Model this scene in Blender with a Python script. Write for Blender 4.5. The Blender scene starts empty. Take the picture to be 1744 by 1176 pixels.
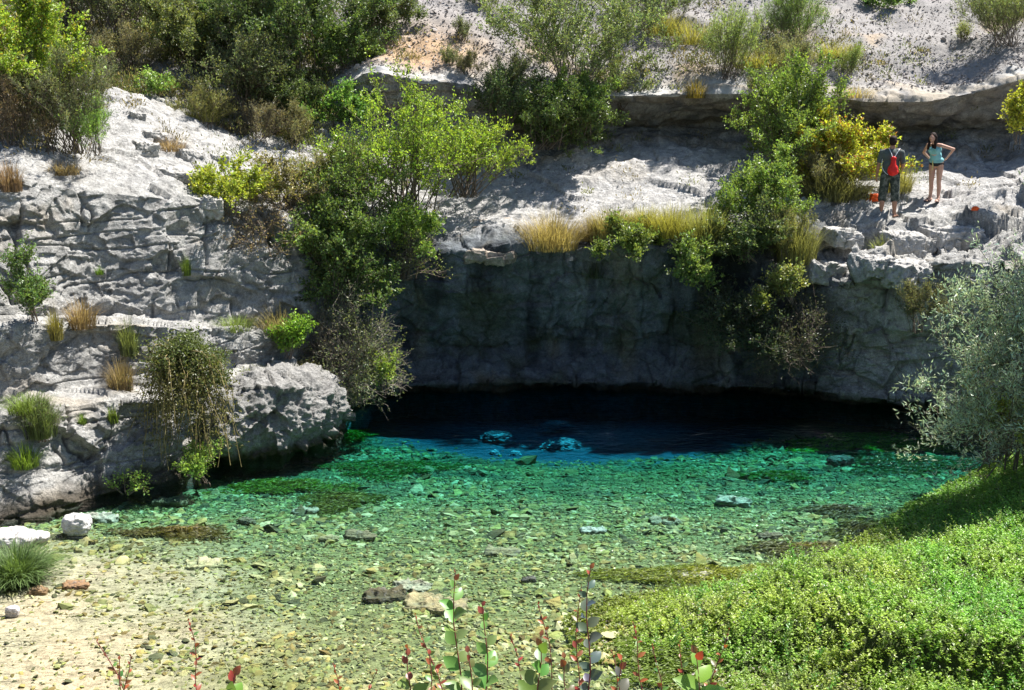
import bpy, math, random
import numpy as np
from mathutils import Vector, Matrix
from mathutils.bvhtree import BVHTree

# ---------------------------------------------------------------- camera, world, sun
scene = bpy.context.scene
COL = scene.collection
R = math.radians
FPX = 1870.0; PITCH = 12.2; CAMZ = 6.0
cam_d = bpy.data.cameras.new("camera"); cam = bpy.data.objects.new("camera", cam_d); COL.objects.link(cam)
cam.location = (0, 0, CAMZ); cam.rotation_euler = (R(90 - PITCH), 0, 0)
cam_d.sensor_width = 36; cam_d.lens = FPX / 1744 * 36; cam_d.clip_end = 500; cam_d.clip_start = 0.05
scene.camera = cam
SUN_EL = 62.0; SUN_AZ = 60.0          # azimuth from +Y towards +X
world = bpy.data.worlds.new("World"); scene.world = world; world.use_nodes = True
wn = world.node_tree; wn.nodes.clear()
wo = wn.nodes.new("ShaderNodeOutputWorld"); bg = wn.nodes.new("ShaderNodeBackground"); sky = wn.nodes.new("ShaderNodeTexSky")
sky.sky_type = 'NISHITA'; sky.sun_disc = False; sky.sun_elevation = R(SUN_EL); sky.sun_rotation = R(SUN_AZ)
sky.altitude = 700; sky.dust_density = 0.6; sky.ozone_density = 1.5
bg.inputs[1].default_value = 0.065
wn.links.new(sky.outputs[0], bg.inputs[0]); wn.links.new(bg.outputs[0], wo.inputs[0])
sd = bpy.data.lights.new("sun", 'SUN'); sd.energy = 5.0; sd.angle = R(0.5); sd.color = (1.0, 0.96, 0.9)
sun = bpy.data.objects.new("sun", sd); COL.objects.link(sun)
SDIR = Vector((math.sin(R(SUN_AZ)) * math.cos(R(SUN_EL)), math.cos(R(SUN_AZ)) * math.cos(R(SUN_EL)), math.sin(R(SUN_EL))))
sun.rotation_euler = SDIR.to_track_quat('Z', 'Y').to_euler(); sun.location = (12, 12, 30)
scene.view_settings.view_transform = 'Standard'; scene.view_settings.look = 'None'
scene.view_settings.exposure = 1.3; scene.view_settings.gamma = 1.0
scene.cycles.transparent_max_bounces = 12; scene.cycles.max_bounces = 6; scene.cycles.volume_bounces = 0
scene.cycles.diffuse_bounces = 3
scene.cycles.caustics_reflective = False; scene.cycles.caustics_refractive = False
scene.cycles.sample_clamp_indirect = 6.0

# ---------------------------------------------------------------- numeric helpers
def tanang(py): return math.tan(R(PITCH) + math.atan((py - 588) / FPX))
cP, sP = math.cos(R(PITCH)), math.sin(R(PITCH))
def ray(px, py):
    a, b = (px - 872) / FPX, (588 - py) / FPX
    return Vector((a, cP + b * sP, -sP + b * cP))
def at(px, py, Y):                     # point at forward distance Y seen at photo pixel
    d = ray(px, py); k = Y / d.y
    return Vector((d.x * k, Y, CAMZ + d.z * k))
def at_z(px, py, z=0.0):
    d = ray(px, py); k = (z - CAMZ) / d.z
    return Vector((d.x * k, d.y * k, z))

_r = np.random.RandomState(7)
_perm = np.arange(256); _r.shuffle(_perm); _perm = np.concatenate([_perm, _perm, _perm])
_g = _r.normal(size=(256, 3)); _g /= np.linalg.norm(_g, axis=1)[:, None]
_rv = _r.rand(256, 4)
def perlin(p):
    i = np.floor(p).astype(np.int64); f = p - i; i &= 255
    u = f * f * f * (f * (f * 6 - 15) + 10)
    out = 0
    for dx in (0, 1):
        wx = u[:, 0] if dx else 1 - u[:, 0]
        for dy in (0, 1):
            wy = u[:, 1] if dy else 1 - u[:, 1]
            for dz in (0, 1):
                wz = u[:, 2] if dz else 1 - u[:, 2]
                h = _perm[_perm[_perm[i[:, 0] + dx & 255] + (i[:, 1] + dy & 255)] + (i[:, 2] + dz & 255)]
                g = _g[h]
                out = out + wx * wy * wz * (g[:, 0] * (f[:, 0] - dx) + g[:, 1] * (f[:, 1] - dy) + g[:, 2] * (f[:, 2] - dz))
    return out * 1.6
def fbm(p, sc=1.0, oc=4, ridged=False):
    p = p * sc; a = 1.0; s = 0; t = 0
    for k in range(oc):
        n = perlin(p + 17.3 * k)
        if ridged: n = 1 - 2 * np.abs(n)
        s = s + a * n; t += a; a *= 0.5; p = p * 2.03
    return s / t
def facets(p, seed=0):
    """nearest cell: random tilted plane per cell -> broken rock facets; returns (height, edge distance)"""
    i = np.floor(p).astype(np.int64); f = p - i
    best = np.full(len(p), 9.0); second = np.full(len(p), 9.0); hh = np.zeros(len(p))
    for dx in (-1, 0, 1):
        for dy in (-1, 0, 1):
            for dz in (-1, 0, 1):
                h = _perm[_perm[_perm[(i[:, 0] + dx + seed) & 255] + ((i[:, 1] + dy) & 255)] + ((i[:, 2] + dz) & 255)]
                rv = _rv[h]; v = f - np.array([dx, dy, dz]) - (0.1 + 0.8 * rv[:, :3])
                d = (v * v).sum(1)
                pl = (v * _g[h]).sum(1) * 0.9 + (rv[:, 3] - 0.5)
                m = d < best
                second = np.where(m, best, np.minimum(second, d))
                hh = np.where(m, pl, hh); best = np.where(m, d, best)
    return hh, np.sqrt(second) - np.sqrt(best)
def sst(a, b, x):
    t = np.clip((x - a) / (b - a), 0, 1); return t * t * (3 - 2 * t)

# ---------------------------------------------------------------- mesh helpers
def mesh_np(name, V, F, mat=None, parent=None, smooth=False, cols=None):
    """V (n,3), F (m,k) int array of equal-sized faces (or list of such arrays)"""
    Fs = F if isinstance(F, list) else [F]
    Fs = [np.asarray(x, dtype=np.int32) for x in Fs if len(x)]
    me = bpy.data.meshes.new(name)
    V = np.asarray(V, dtype=np.float32)
    me.vertices.add(len(V)); me.vertices.foreach_set("co", V.ravel())
    idx = np.concatenate([x.ravel() for x in Fs]); tot = np.concatenate([np.full(len(x), x.shape[1], np.int32) for x in Fs])
    st = np.concatenate([[0], np.cumsum(tot)[:-1]]).astype(np.int32)
    me.loops.add(len(idx)); me.loops.foreach_set("vertex_index", idx)
    me.polygons.add(len(tot)); me.polygons.foreach_set("loop_start", st); me.polygons.foreach_set("loop_total", tot)
    me.polygons.foreach_set("use_smooth", np.full(len(tot), bool(smooth)))
    if cols is not None:
        at_ = me.color_attributes.new("tint", 'FLOAT_COLOR', 'POINT')
        c = np.ones((len(V), 4), np.float32); c[:, :3] = cols; at_.data.foreach_set("color", c.ravel())
    me.update(calc_edges=True); me.validate()
    if mat: me.materials.append(mat)
    o = bpy.data.objects.new(name, me); COL.objects.link(o)
    if parent: o.parent = parent
    return o
def tag(o, label=None, cat=None, group=None, kind=None):
    if label: o["label"] = label
    if cat: o["category"] = cat
    if group: o["group"] = group
    if kind: o["kind"] = kind
    return o
def thing(name, loc, label, cat, group=None, rz=0.0):
    o = bpy.data.objects.new(name, None); COL.objects.link(o); o.location = loc; o.rotation_euler = (0, 0, rz)
    o.empty_display_size = 0.1
    return tag(o, label, cat, group)
def tubes(P, Rr, k=3):
    """P (N,K,3) polylines, Rr (N,K) radii -> V, F quads"""
    N, K, _ = P.shape
    T = np.gradient(P, axis=1); T /= np.linalg.norm(T, axis=2)[..., None] + 1e-9
    up = np.where(np.abs(T[..., 2:3]) > 0.9, np.array([1.0, 0, 0]), np.array([0, 0, 1.0]))
    A = np.cross(T, up); A /= np.linalg.norm(A, axis=2)[..., None] + 1e-9
    B = np.cross(T, A)
    ang = np.arange(k) / k * 2 * math.pi
    V = P[:, :, None] + Rr[:, :, None, None] * (A[:, :, None] * np.cos(ang)[:, None] + B[:, :, None] * np.sin(ang)[:, None])
    idx = np.arange(N * K * k).reshape(N, K, k); nx = np.roll(idx, -1, axis=2)
    F = np.stack([idx[:, :-1], nx[:, :-1], nx[:, 1:], idx[:, 1:]], -1).reshape(-1, 4)
    return V.reshape(-1, 3), F
def leaves(C, D, L, W, rng, droop=0.15, flat=0.0, tri=False):
    """leaf quads at C along D; flat>0 pulls the normals upward"""
    n = len(C); D = D / (np.linalg.norm(D, axis=1)[:, None] + 1e-9)
    q = rng.normal(size=(n, 3)); q[:, 2] *= (1 - flat)
    S = np.cross(D, q if flat == 0 else np.cross(D, q * 0 + np.array([0, 0, 1.0])) * flat + q * (1 - flat)); S /= np.linalg.norm(S, axis=1)[:, None] + 1e-9
    if flat > 0:
        S = np.cross(D, np.array([0, 0, 1.0]) + q * (1 - flat) * 1.2); S /= np.linalg.norm(S, axis=1)[:, None] + 1e-9
    Nn = np.cross(S, D)
    L = np.asarray(L).reshape(-1, 1) * np.ones((n, 1)); W = np.asarray(W).reshape(-1, 1) * np.ones((n, 1))
    a = C; b = C + D * L * 0.45 + S * W * 0.5 + Nn * W * 0.18; c = C + D * L - Nn * L * droop; d = C + D * L * 0.45 - S * W * 0.5 + Nn * W * 0.18
    V = np.stack([a, b, c, d], 1).reshape(-1, 3)
    F = np.arange(n * 4).reshape(n, 4)
    return V, F

# ---------------------------------------------------------------- materials
def mat_new(name):
    m = bpy.data.materials.new(name); m.use_nodes = True; nt = m.node_tree; nt.nodes.clear()
    out = nt.nodes.new("ShaderNodeOutputMaterial"); return m, nt, out
def nd(nt, t, **kw):
    n = nt.nodes.new(t)
    for k, v in kw.items():
        if k.startswith('i_'): n.inputs[int(k[2:])].default_value = v
        else: setattr(n, k, v)
    return n
def rock_mat(name, bump=0.5, mott=0.5, sc=1.0, streak=0.0):
    m, nt, out = mat_new(name); L = nt.links.new
    b = nd(nt, "ShaderNodeBsdfPrincipled"); b.inputs["Roughness"].default_value = 0.92; b.inputs["Specular IOR Level"].default_value = 0.25
    vc = nd(nt, "ShaderNodeVertexColor", layer_name="tint"); tc = nd(nt, "ShaderNodeTexCoord")
    n1 = nd(nt, "ShaderNodeTexNoise"); n1.inputs["Scale"].default_value = 5 * sc; n1.inputs["Detail"].default_value = 8; n1.inputs["Roughness"].default_value = 0.7
    n2 = nd(nt, "ShaderNodeTexNoise"); n2.inputs["Scale"].default_value = 22 * sc; n2.inputs["Detail"].default_value = 6; n2.inputs["Roughness"].default_value = 0.75
    v = nd(nt, "ShaderNodeTexVoronoi"); v.inputs["Scale"].default_value = 9 * sc
    for n in (n1, n2, v): L(tc.outputs["Object"], n.inputs["Vector"])
    r1 = nd(nt, "ShaderNodeMapRange"); r1.inputs[1].default_value = 0.32; r1.inputs[2].default_value = 0.66; r1.inputs[3].default_value = 1 - mott; r1.inputs[4].default_value = 1 + mott * 0.55
    L(n1.outputs["Fac"], r1.inputs[0])
    r2 = nd(nt, "ShaderNodeMapRange"); r2.inputs[1].default_value = 0.35; r2.inputs[2].default_value = 0.62; r2.inputs[3].default_value = 1 - mott * 0.7; r2.inputs[4].default_value = 1 + mott * 0.3
    L(n2.outputs["Fac"], r2.inputs[0])
    n3 = nd(nt, "ShaderNodeTexNoise"); n3.inputs["Scale"].default_value = 70 * sc; n3.inputs["Detail"].default_value = 4; n3.inputs["Roughness"].default_value = 0.7; L(tc.outputs["Object"], n3.inputs["Vector"])
    r3 = nd(nt, "ShaderNodeMapRange"); r3.inputs[1].default_value = 0.35; r3.inputs[2].default_value = 0.62; r3.inputs[3].default_value = 1 - mott * 0.9; r3.inputs[4].default_value = 1 + mott * 0.4; L(n3.outputs["Fac"], r3.inputs[0])
    mu0 = nd(nt, "ShaderNodeMath", operation='MULTIPLY'); L(r1.outputs[0], mu0.inputs[0]); L(r2.outputs[0], mu0.inputs[1])
    mu = nd(nt, "ShaderNodeMath", operation='MULTIPLY'); L(mu0.outputs[0], mu.inputs[0]); L(r3.outputs[0], mu.inputs[1])
    vm = nd(nt, "ShaderNodeVectorMath", operation='SCALE'); L(vc.outputs[0], vm.inputs[0]); L(mu.outputs[0], vm.inputs["Scale"])
    L(vm.outputs[0], b.inputs["Base Color"])
    ad = nd(nt, "ShaderNodeMath", operation='MULTIPLY_ADD'); ad.inputs[1].default_value = 0.5; L(n2.outputs["Fac"], ad.inputs[0]); L(n1.outputs["Fac"], ad.inputs[2])
    bp = nd(nt, "ShaderNodeBump"); bp.inputs["Strength"].default_value = bump; bp.inputs["Distance"].default_value = 0.12 / sc
    L(ad.outputs[0], bp.inputs["Height"]); L(bp.outputs[0], b.inputs["Normal"]); L(b.outputs[0], out.inputs[0])
    return m
def leaf_mat(name, trans=0.45, rough=0.5, spec=0.4, tr_tint=(1.25, 1.35, 0.5)):
    m, nt, out = mat_new(name); L = nt.links.new
    vc = nd(nt, "ShaderNodeVertexColor", layer_name="tint")
    b = nd(nt, "ShaderNodeBsdfPrincipled"); b.inputs["Roughness"].default_value = rough; b.inputs["Specular IOR Level"].default_value = spec
    t = nd(nt, "ShaderNodeBsdfTranslucent"); mx = nd(nt, "ShaderNodeMixShader", i_0=trans)
    k = nd(nt, "ShaderNodeVectorMath", operation='MULTIPLY'); k.inputs[1].default_value = tr_tint
    L(vc.outputs[0], b.inputs["Base Color"]); L(vc.outputs[0], k.inputs[0]); L(k.outputs[0], t.inputs[0])
    L(b.outputs[0], mx.inputs[1]); L(t.outputs[0], mx.inputs[2]); L(mx.outputs[0], out.inputs[0])
    return m
def plain_mat(name, col, rough=0.7, noise=0.25, sc=8.0, spec=0.3, bump=0.0):
    m, nt, out = mat_new(name); L = nt.links.new
    b = nd(nt, "ShaderNodeBsdfPrincipled"); b.inputs["Roughness"].default_value = rough; b.inputs["Specular IOR Level"].default_value = spec
    tc = nd(nt, "ShaderNodeTexCoord"); n = nd(nt, "ShaderNodeTexNoise"); n.inputs["Scale"].default_value = sc; n.inputs["Detail"].default_value = 5
    L(tc.outputs["Object"], n.inputs["Vector"])
    r = nd(nt, "ShaderNodeMapRange"); r.inputs[1].default_value = 0.3; r.inputs[2].default_value = 0.7; r.inputs[3].default_value = 1 - noise; r.inputs[4].default_value = 1 + noise
    L(n.outputs["Fac"], r.inputs[0])
    s = nd(nt, "ShaderNodeVectorMath", operation='SCALE'); s.inputs[0].default_value = col; L(r.outputs[0], s.inputs["Scale"])
    L(s.outputs[0], b.inputs["Base Color"])
    if bump:
        bp = nd(nt, "ShaderNodeBump"); bp.inputs["Strength"].default_value = bump; bp.inputs["Distance"].default_value = 0.02
        L(n.outputs["Fac"], bp.inputs["Height"]); L(bp.outputs[0], b.inputs["Normal"])
    L(b.outputs[0], out.inputs[0]); return m
M_ROCK = rock_mat("limestone", bump=0.9, mott=0.42)
M_SCREE = rock_mat("scree", bump=0.5, mott=0.22, sc=1.8)
M_BED = rock_mat("gravel_bed", bump=0.5, mott=0.4, sc=1.5)
M_STONE = rock_mat("stone", bump=0.4, mott=0.3, sc=2.5)
M_PEB = rock_mat("pebbles", bump=0.15, mott=0.15, sc=3)
M_LEAF = leaf_mat("leaf", rough=.42, spec=.5, tr_tint=(1.2, 1.25, .62))
M_LEAFD = leaf_mat("leaf_dark", trans=0.3)
M_SILVER = leaf_mat("leaf_silver", trans=0.38, rough=0.38, spec=0.7, tr_tint=(1.0, 1.15, 0.7))
M_GRASS = leaf_mat("grass_blade", trans=0.4, tr_tint=(1.2, 1.2, 0.6))
M_TWIG = plain_mat("twig_bark", (0.14, 0.11, 0.085), 0.9, 0.35, 12)
M_TWIGP = plain_mat("twig_pale", (0.19, 0.165, 0.135), 0.9, 0.3, 12)

# ---------------------------------------------------------------- the rock terrain, lofted from real profiles
# column photo-x : rows (py, Y) bottom to top: waterline, lower wall, terrace, ..., rim, ledge, recess, brow, slope
N_ = None
NET = {
 -260: [(925, 14.2), (830, 14.8), (760, 15.1), (735, 15.7), (590, 16.1), (565, 16.4), (430, 16.8), (290, 17.2), (235, 18.6), (180, 20.5), (110, 23), (60, 25.5), (20, 28), (-30, 30.5)],
 0:    [(890, 15.4), (790, 15.9), (722, 16.1), (690, 16.9), (560, 17.2), (538, 17.6), (420, 18.0), (305, 18.4), (255, 19.8), (200, 21.5), (130, 24), (80, 26.5), (40, 28.5), (-20, 31)],
 70:   [(878, 15.7), (800, 16.1), (685, 16.5), (660, 17.3), (560, 17.6), (542, 18.0), (425, 18.4), (312, 18.8), (262, 20.1), (207, 21.8), (140, 24.2), (83, 26.8), (40, 28.7), (-20, 31.2)],
 130:  [(860, 16.1), (778, 16.5), (690, 16.9), (658, 17.8), (552, 18.0), (541, 18.8), (430, 19.0), (322, 19.3), (268, 20.7), (215, 22.2), (150, 24.5), (85, 27), (40, 29), (-20, 31.5)],
 200:  [(842, 16.6), (768, 16.9), (680, 17.2), (652, 18.1), (552, 18.4), (541, 19.2), (435, 19.4), (330, 19.7), (270, 21.1), (190, 22.9), (150, 24.8), (88, 27.2), (40, 29.2), (-20, 31.7)],
 260:  [(828, 17.0), (762, 17.3), (684, 17.6), (660, 18.3), (555, 18.6), (545, 19.4), (440, 19.6), (335, 20.0), (280, 21.4), (205, 23.4), (160, 25), (90, 27.5), (40, 29.5), (-20, 32)],
 330:  [(806, 17.8), (744, 18.0), (668, 18.2), (640, 18.8), (557, 19.2), (546, 19.9), (445, 20.1), (342, 20.5), (292, 21.9), (232, 23.8), (190, 25.3), (105, 27.5), (45, 29.8), (-20, 32.2)],
 400:  [(780, 18.7), (720, 18.8), (650, 18.9), (625, 19.6), (560, 19.8), (548, 20.5), (450, 20.7), (352, 21.2), (305, 22.5), (262, 24.2), (215, 25.7), (120, 27.5), (50, 30), (-20, 32.5)],
 470:  [(748, 19.7), (700, 19.8), (642, 19.8), (618, 20.3), (568, 20.4), (552, 20.9), (440, 21.0), (365, 21.5), (318, 22.8), (285, 24.4), (230, 26), (125, 27.7), (55, 30), (-20, 32.8)],
 520:  [(735, 20.3), (680, 20.4), (640, 20.5), (620, 20.9), (570, 21.0), (556, 21.3), (470, 21.3), (395, 21.7), (335, 23), (300, 24.5), (240, 26), (130, 27.8), (60, 30), (-20, 33)],
 580:  [(702, 21.5), (660, 21.9), (625, 22.1), (590, 22.2), (550, 22.3), (520, 22.3), (460, 22.4), (405, 22.7), (350, 23.8), (310, 25.2), (200, 27.2), (140, 27.2), (70, 29.6), (-20, 32.7)],
 640:  [(685, 22.2), N_, N_, N_, N_, N_, (470, 22.6), (418, 22.8), (360, 23.9), (315, 25.6), (200, 27.6), (125, 26.8), (70, 29.2), (-20, 32.2)],
 700:  [(668, 22.5), N_, N_, (590, 23.2), N_, N_, (480, 22.8), (430, 22.7), (375, 24.0), (318, 26), (200, 27.7), (135, 26.9), (70, 29.2), (-20, 32)],
 770:  [(662, 22.6), N_, N_, (590, 23.5), N_, N_, (500, 22.6), (430, 22.7), (385, 24.0), (322, 26.1), (200, 27.8), (142, 27.2), (70, 29.2), (-20, 32)],
 850:  [(658, 22.7), N_, N_, (590, 23.6), N_, N_, (500, 22.9), (427, 22.8), (383, 24.0), (320, 26.2), (225, 27.9), (165, 27.3), (85, 29.2), (-20, 32)],
 1000: [(655, 22.7), N_, N_, (590, 23.4), N_, N_, (500, 23.0), (425, 22.9), (362, 24.8), (270, 27), (218, 28.3), (165, 27.3), (80, 29.5), (-20, 32)],
 1100: [(655, 22.7), N_, N_, (590, 23.2), N_, N_, (500, 22.9), (425, 22.7), (355, 24.9), (258, 27.3), (215, 28.9), (163, 27.1), (80, 29.5), (-20, 32.3)],
 1250: [(662, 22.4), N_, N_, (590, 22.8), N_, N_, (500, 22.6), (420, 22.5), (352, 24.8), (262, 27.5), (212, 29.2), (160, 27.1), (80, 29.5), (-20, 32.6)],
 1370: [(675, 22.1), N_, N_, (600, 22.5), N_, N_, (490, 22.3), (400, 22.9), (345, 24.8), (265, 27.6), (212, 29.2), (163, 27.0), (85, 29.3), (-20, 32.8)],
 1440: [(688, 21.7), N_, N_, (600, 22.1), N_, N_, (478, 21.9), (385, 23.4), (340, 25.0), (268, 27.6), (215, 29.3), (168, 27.0), (92, 29.2), (-20, 33)],
 1500: [(697, 21.4), N_, N_, (600, 21.9), N_, N_, (458, 21.7), (386, 23.6), (335, 25.3), (275, 27.6), (222, 29.3), (172, 26.9), (98, 29.1), (-20, 33.2)],
 1580: [(705, 21.2), N_, N_, (600, 21.6), N_, N_, (450, 21.5), (384, 23.6), (330, 25.4), (282, 27.4), (225, 29.2), (172, 27.0), (98, 29.3), (-20, 33.4)],
 1650: [(715, 20.9), N_, N_, (600, 21.3), N_, N_, (448, 21.3), (382, 23.5), (330, 25.3), (280, 27.1), (222, 28.8), (160, 27.0), (92, 29.2), (-20, 33.2)],
 1760: [(730, 20.4), N_, N_, (600, 20.8), N_, N_, (444, 20.9), (380, 23.1), (322, 24.9), (275, 26.5), (218, 28.6), (130, 26.6), (70, 28.8), (-20, 32.6)],
 1980: [(760, 19.5), N_, N_, (610, 19.9), N_, N_, (440, 20.0), (370, 22.2), (312, 24), (262, 25.6), (200, 28), (105, 26.0), (40, 28.2), (-40, 32)],
}
def build_net():
    xs = sorted(NET); G = []
    for px in xs:
        rows = list(NET[px]); k = 0
        while k < len(rows):
            if rows[k] is None:
                j = k
                while rows[j] is None: j += 1
                a, b = rows[k - 1], rows[j]
                for q in range(k, j):
                    t = (q - k + 1) / (j - k + 1); rows[q] = (a[0] + (b[0] - a[0]) * t, a[1] + (b[1] - a[1]) * t)
            k += 1
        P = [np.array(at(px, py, Y)) for py, Y in rows]
        w = P[0].copy(); und = float(sst(560, 680, px)) * (1 - float(sst(1500, 1700, px)) * 0.7)
        P[0][2] = max(P[0][2], 0.02 + 0.25 * und)
        sx = w[0] / w[1]
        r1 = w.copy(); r1[1] += 0.8 * und; r1[0] += 0.8 * und * sx; r1[2] = -0.25
        r0 = w.copy(); r0[1] += 1.6 * und + 0.1; r0[0] += (1.6 * und + .1) * sx; r0[2] = -5.0
        top = P[-1]
        t1 = top + np.array([top[0] / top[1] * 9, 9.0, 5.5]); t2 = top + np.array([top[0] / top[1] * 60, 60.0, 31.0])
        G.append([r0, r1] + P + [t1, t2])
    A = G[0] + np.array([-14.0, -3.0, 0.4]); B = G[-1] + np.array([16.0, -2.0, 0.5])
    return np.array([xs[0] - 900.0] + xs + [xs[-1] + 900.0]), np.array([A] + G + [B])          # (C,17+1,3)
XS, G = build_net()
C_, R_ = G.shape[:2]
# sample spacing
NU = 1180
us = np.interp(np.linspace(0, 1, NU), [0, 0.035, 0.08, 0.92, 0.965, 1], [XS[0], XS[1], -20, 1764, XS[-2], XS[-1]])
def catmull(xs, Y, u):
    j = np.clip(np.searchsorted(xs, u, side='right') - 1, 0, len(xs) - 2)
    h = xs[1:] - xs[:-1]; dl = (Y[1:] - Y[:-1]) / h[:, None, None]
    m = np.zeros_like(Y); m[0] = dl[0]; m[-1] = dl[-1]
    m[1:-1] = (dl[:-1] * h[1:, None, None] + dl[1:] * h[:-1, None, None]) / (h[1:] + h[:-1])[:, None, None]
    t = ((u - xs[j]) / h[j])[:, None, None]; hh = h[j][:, None, None]
    return ((2 * t**3 - 3 * t**2 + 1) * Y[j] + (t**3 - 2 * t**2 + t) * hh * m[j] + (-2 * t**3 + 3 * t**2) * Y[j + 1] + (t**3 - t**2) * hh * m[j + 1])
GU = catmull(XS, G, us)                                # (NU, R, 3)
seg = [8, 14, 64, 50, 26, 66, 18, 66, 76, 50, 60, 52, 46, 56, 60, 26, 30]   # samples per row interval
assert len(seg) == R_ - 1, (len(seg), R_)
vs = np.concatenate([k + np.arange(n) / n for k, n in enumerate(seg)] + [[R_ - 1.0]])
k = np.minimum(vs.astype(int), R_ - 2); t = (vs - k)
ease = t + 0.03 * np.sin(2 * math.pi * t) * -1          # slight rounding of the row edges
T3 = ease[None, :, None]
P = GU[:, k] * (1 - T3) + GU[:, k + 1] * T3
NV = len(vs); PXG = np.repeat(us[:, None], NV, 1); VG = np.repeat(vs[None], NU, 0)
def grid_normals(P):
    du = np.gradient(P, axis=0); dv = np.gradient(P, axis=1)
    n = np.cross(du, dv); return n / (np.linalg.norm(n, axis=2)[..., None] + 1e-9)
Nn = grid_normals(P)
# the row joints are blurred a little so that ledges read as worn rock
for _ in range(1):
    Q = P.copy(); Q[:, 1:-1] = (P[:, :-2] + 2 * P[:, 1:-1] + P[:, 2:]) / 4; P = Q
flat = P.reshape(-1, 3); pxf = PXG.ravel(); vf = VG.ravel(); nf = Nn.reshape(-1, 3)
# masks
leftm = 1 - sst(520, 600, pxf)
rock_low = 1 - sst(9.2, 9.9, vf)                         # walls below the rim
recess = sst(11.0, 11.3, vf) * (1 - sst(13.1, 13.5, vf)) * sst(560, 640, pxf)
ledge = sst(9.2, 9.6, vf) * (1 - sst(11.4, 11.8, vf))
scree = sst(13.15, 13.4, vf) * (1 - leftm) + leftm * sst(11.8, 12.6, vf)
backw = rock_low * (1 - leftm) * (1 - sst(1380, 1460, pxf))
warp = np.stack([fbm(flat + 31, 0.9, 3), fbm(flat + 57, 0.9, 3), fbm(flat + 91, 0.9, 3)], 1)
q = flat + warp * 0.35; qs = flat + warp * 0.10
big = fbm(q, 0.55, 3)
f1, e1 = facets(qs * np.array([0.9, 0.9, 1.15]) + 5, 3)
f2, e2 = facets(qs * np.array([2.1, 2.1, 3.1]) + 11, 9)
f3, e3 = facets(qs * np.array([5.5, 5.5, 8.0]) + 2, 21)
fine = fbm(flat, 5.0, 4); rid = fbm(q * np.array([1.5, 1.5, 0.55]), 1.1, 4, ridged=True)
flute = fbm(flat * np.array([1.0, 1.0, 0.22]) + warp * 0.5, 1.5, 4)
strat = fbm(flat * np.array([0.35, 0.35, 3.2]) + warp * .4, 1.3, 3)
fis = fbm(flat * np.array([1.3, 1.3, 0.18]) + warp * 0.3 + 3, 1.0, 3); fis = np.exp(-(fis / 0.035)**2)
hcr = fbm(flat * np.array([0.3, 0.3, 1.7]) + 8, 1.0, 3); hcr = np.exp(-(hcr / 0.03)**2)
pit = fbm(flat + 19, 3.2, 4, True)
d_wall = 0.12 * big + 0.19 * f1 + 0.065 * f2 + 0.028 * f3 - 0.16 * fis * sst(-.1, .3, fbm(flat + 4, .8, 2)) - 0.05 * hcr + 0.02 * fine + 0.02 * pit
d_back = 0.34 * big + 0.13 * flute + 0.13 * f1 + 0.06 * f2 + 0.02 * f3 + 0.02 * fine + 0.05 * strat - 0.06 * fis + 0.02 * pit
d_rec = 0.20 * big + 0.10 * flute + 0.16 * strat + 0.05 * f2 + 0.03 * fine
lump = fbm(q * np.array([0.55, 1.0, 1.0]), 1.0, 4, ridged=True)
d_ledge = 0.16 * big + 0.09 * f1 + 0.045 * f2 + 0.014 * f3 + 0.10 * lump + 0.02 * fine
d_scree = 0.35 * big + 0.03 * fbm(flat, 2.2, 4)
wR = np.clip(1 - backw - recess - ledge - scree, 0, 1)
disp = wR * d_wall + backw * d_back + recess * d_rec + ledge * d_ledge + scree * d_scree
blk = sst(1385, 1440, pxf) * sst(7.6, 8.0, vf) * (1 - sst(9.8, 10.3, vf))   # broken blocks below the bathers
disp += blk * (0.22 * f1 + 0.12 * f2 + 0.04 * f3)
bathers = np.exp(-((pxf - 1555) / 90)**2) * np.exp(-((vf - 9.6) / 0.45)**2)
disp *= (1 - 0.65 * bathers)
tl_ = np.maximum.reduce([sst(3.7, 4.0, vf) * (1 - sst(5.0, 5.3, vf)), sst(5.75, 6.0, vf) * (1 - sst(7.0, 7.3, vf)), sst(8.8, 9.0, vf) * (1 - sst(9.3, 9.6, vf))])
disp *= (1 - 0.5 * tl_ * leftm)
flat2 = flat + nf * disp[:, None]
flat2[:, 2] = np.where((vf < 2.2) & (vf > 1.6), np.maximum(flat2[:, 2], -.3), flat2[:, 2])
# colours of the rock, with back wall shade and underwater glow put in
def mixc(a, b, t): return a * (1 - t[:, None]) + np.asarray(b) * t[:, None]
col = np.tile(np.array([0.46, 0.45, 0.425]), (len(flat), 1))
col *= (1 + 0.22 * fbm(flat, 1.2, 4) + 0.12 * f3)[:, None]
ledgew = ledge * (1 - leftm * .5); col = mixc(col, [0.53, 0.515, 0.50], ledgew * .8)
lich = sst(0.05, 0.4, fbm(flat + 40, 2.4, 5)); col = mixc(col, [0.20, 0.20, 0.195], lich * 0.4 * rock_low)
tan_ = sst(0.1, 0.45, fbm(flat + 70, 0.8, 4)); col = mixc(col, [0.45, 0.37, 0.26], tan_ * 0.45 * (rock_low + ledge * .4))
stain = sst(-0.1, 0.45, fbm(flat * np.array([1, 1, 0.12]) + 13, 1.9, 4))
col = mixc(col, [0.085, 0.113, 0.145], 0.75 * backw); col = mixc(col, [0.03, 0.035, 0.045], stain * 0.8 * backw); col = mixc(col, [0.30, 0.32, 0.33], backw * sst(.18, .42, fbm(flat * np.array([1, 1, .25]) + 88, 1.3, 4)) * .7)  # wall's shade put into its colour as dark blue-grey, under real stain streaks
stain2 = sst(0.12, 0.4, fbm(flat * np.array([1, 1, 0.15]) + 23, 1.1, 3)); col = mixc(col, [0.30, 0.24, 0.14], stain2 * 0.35 * backw)
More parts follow.
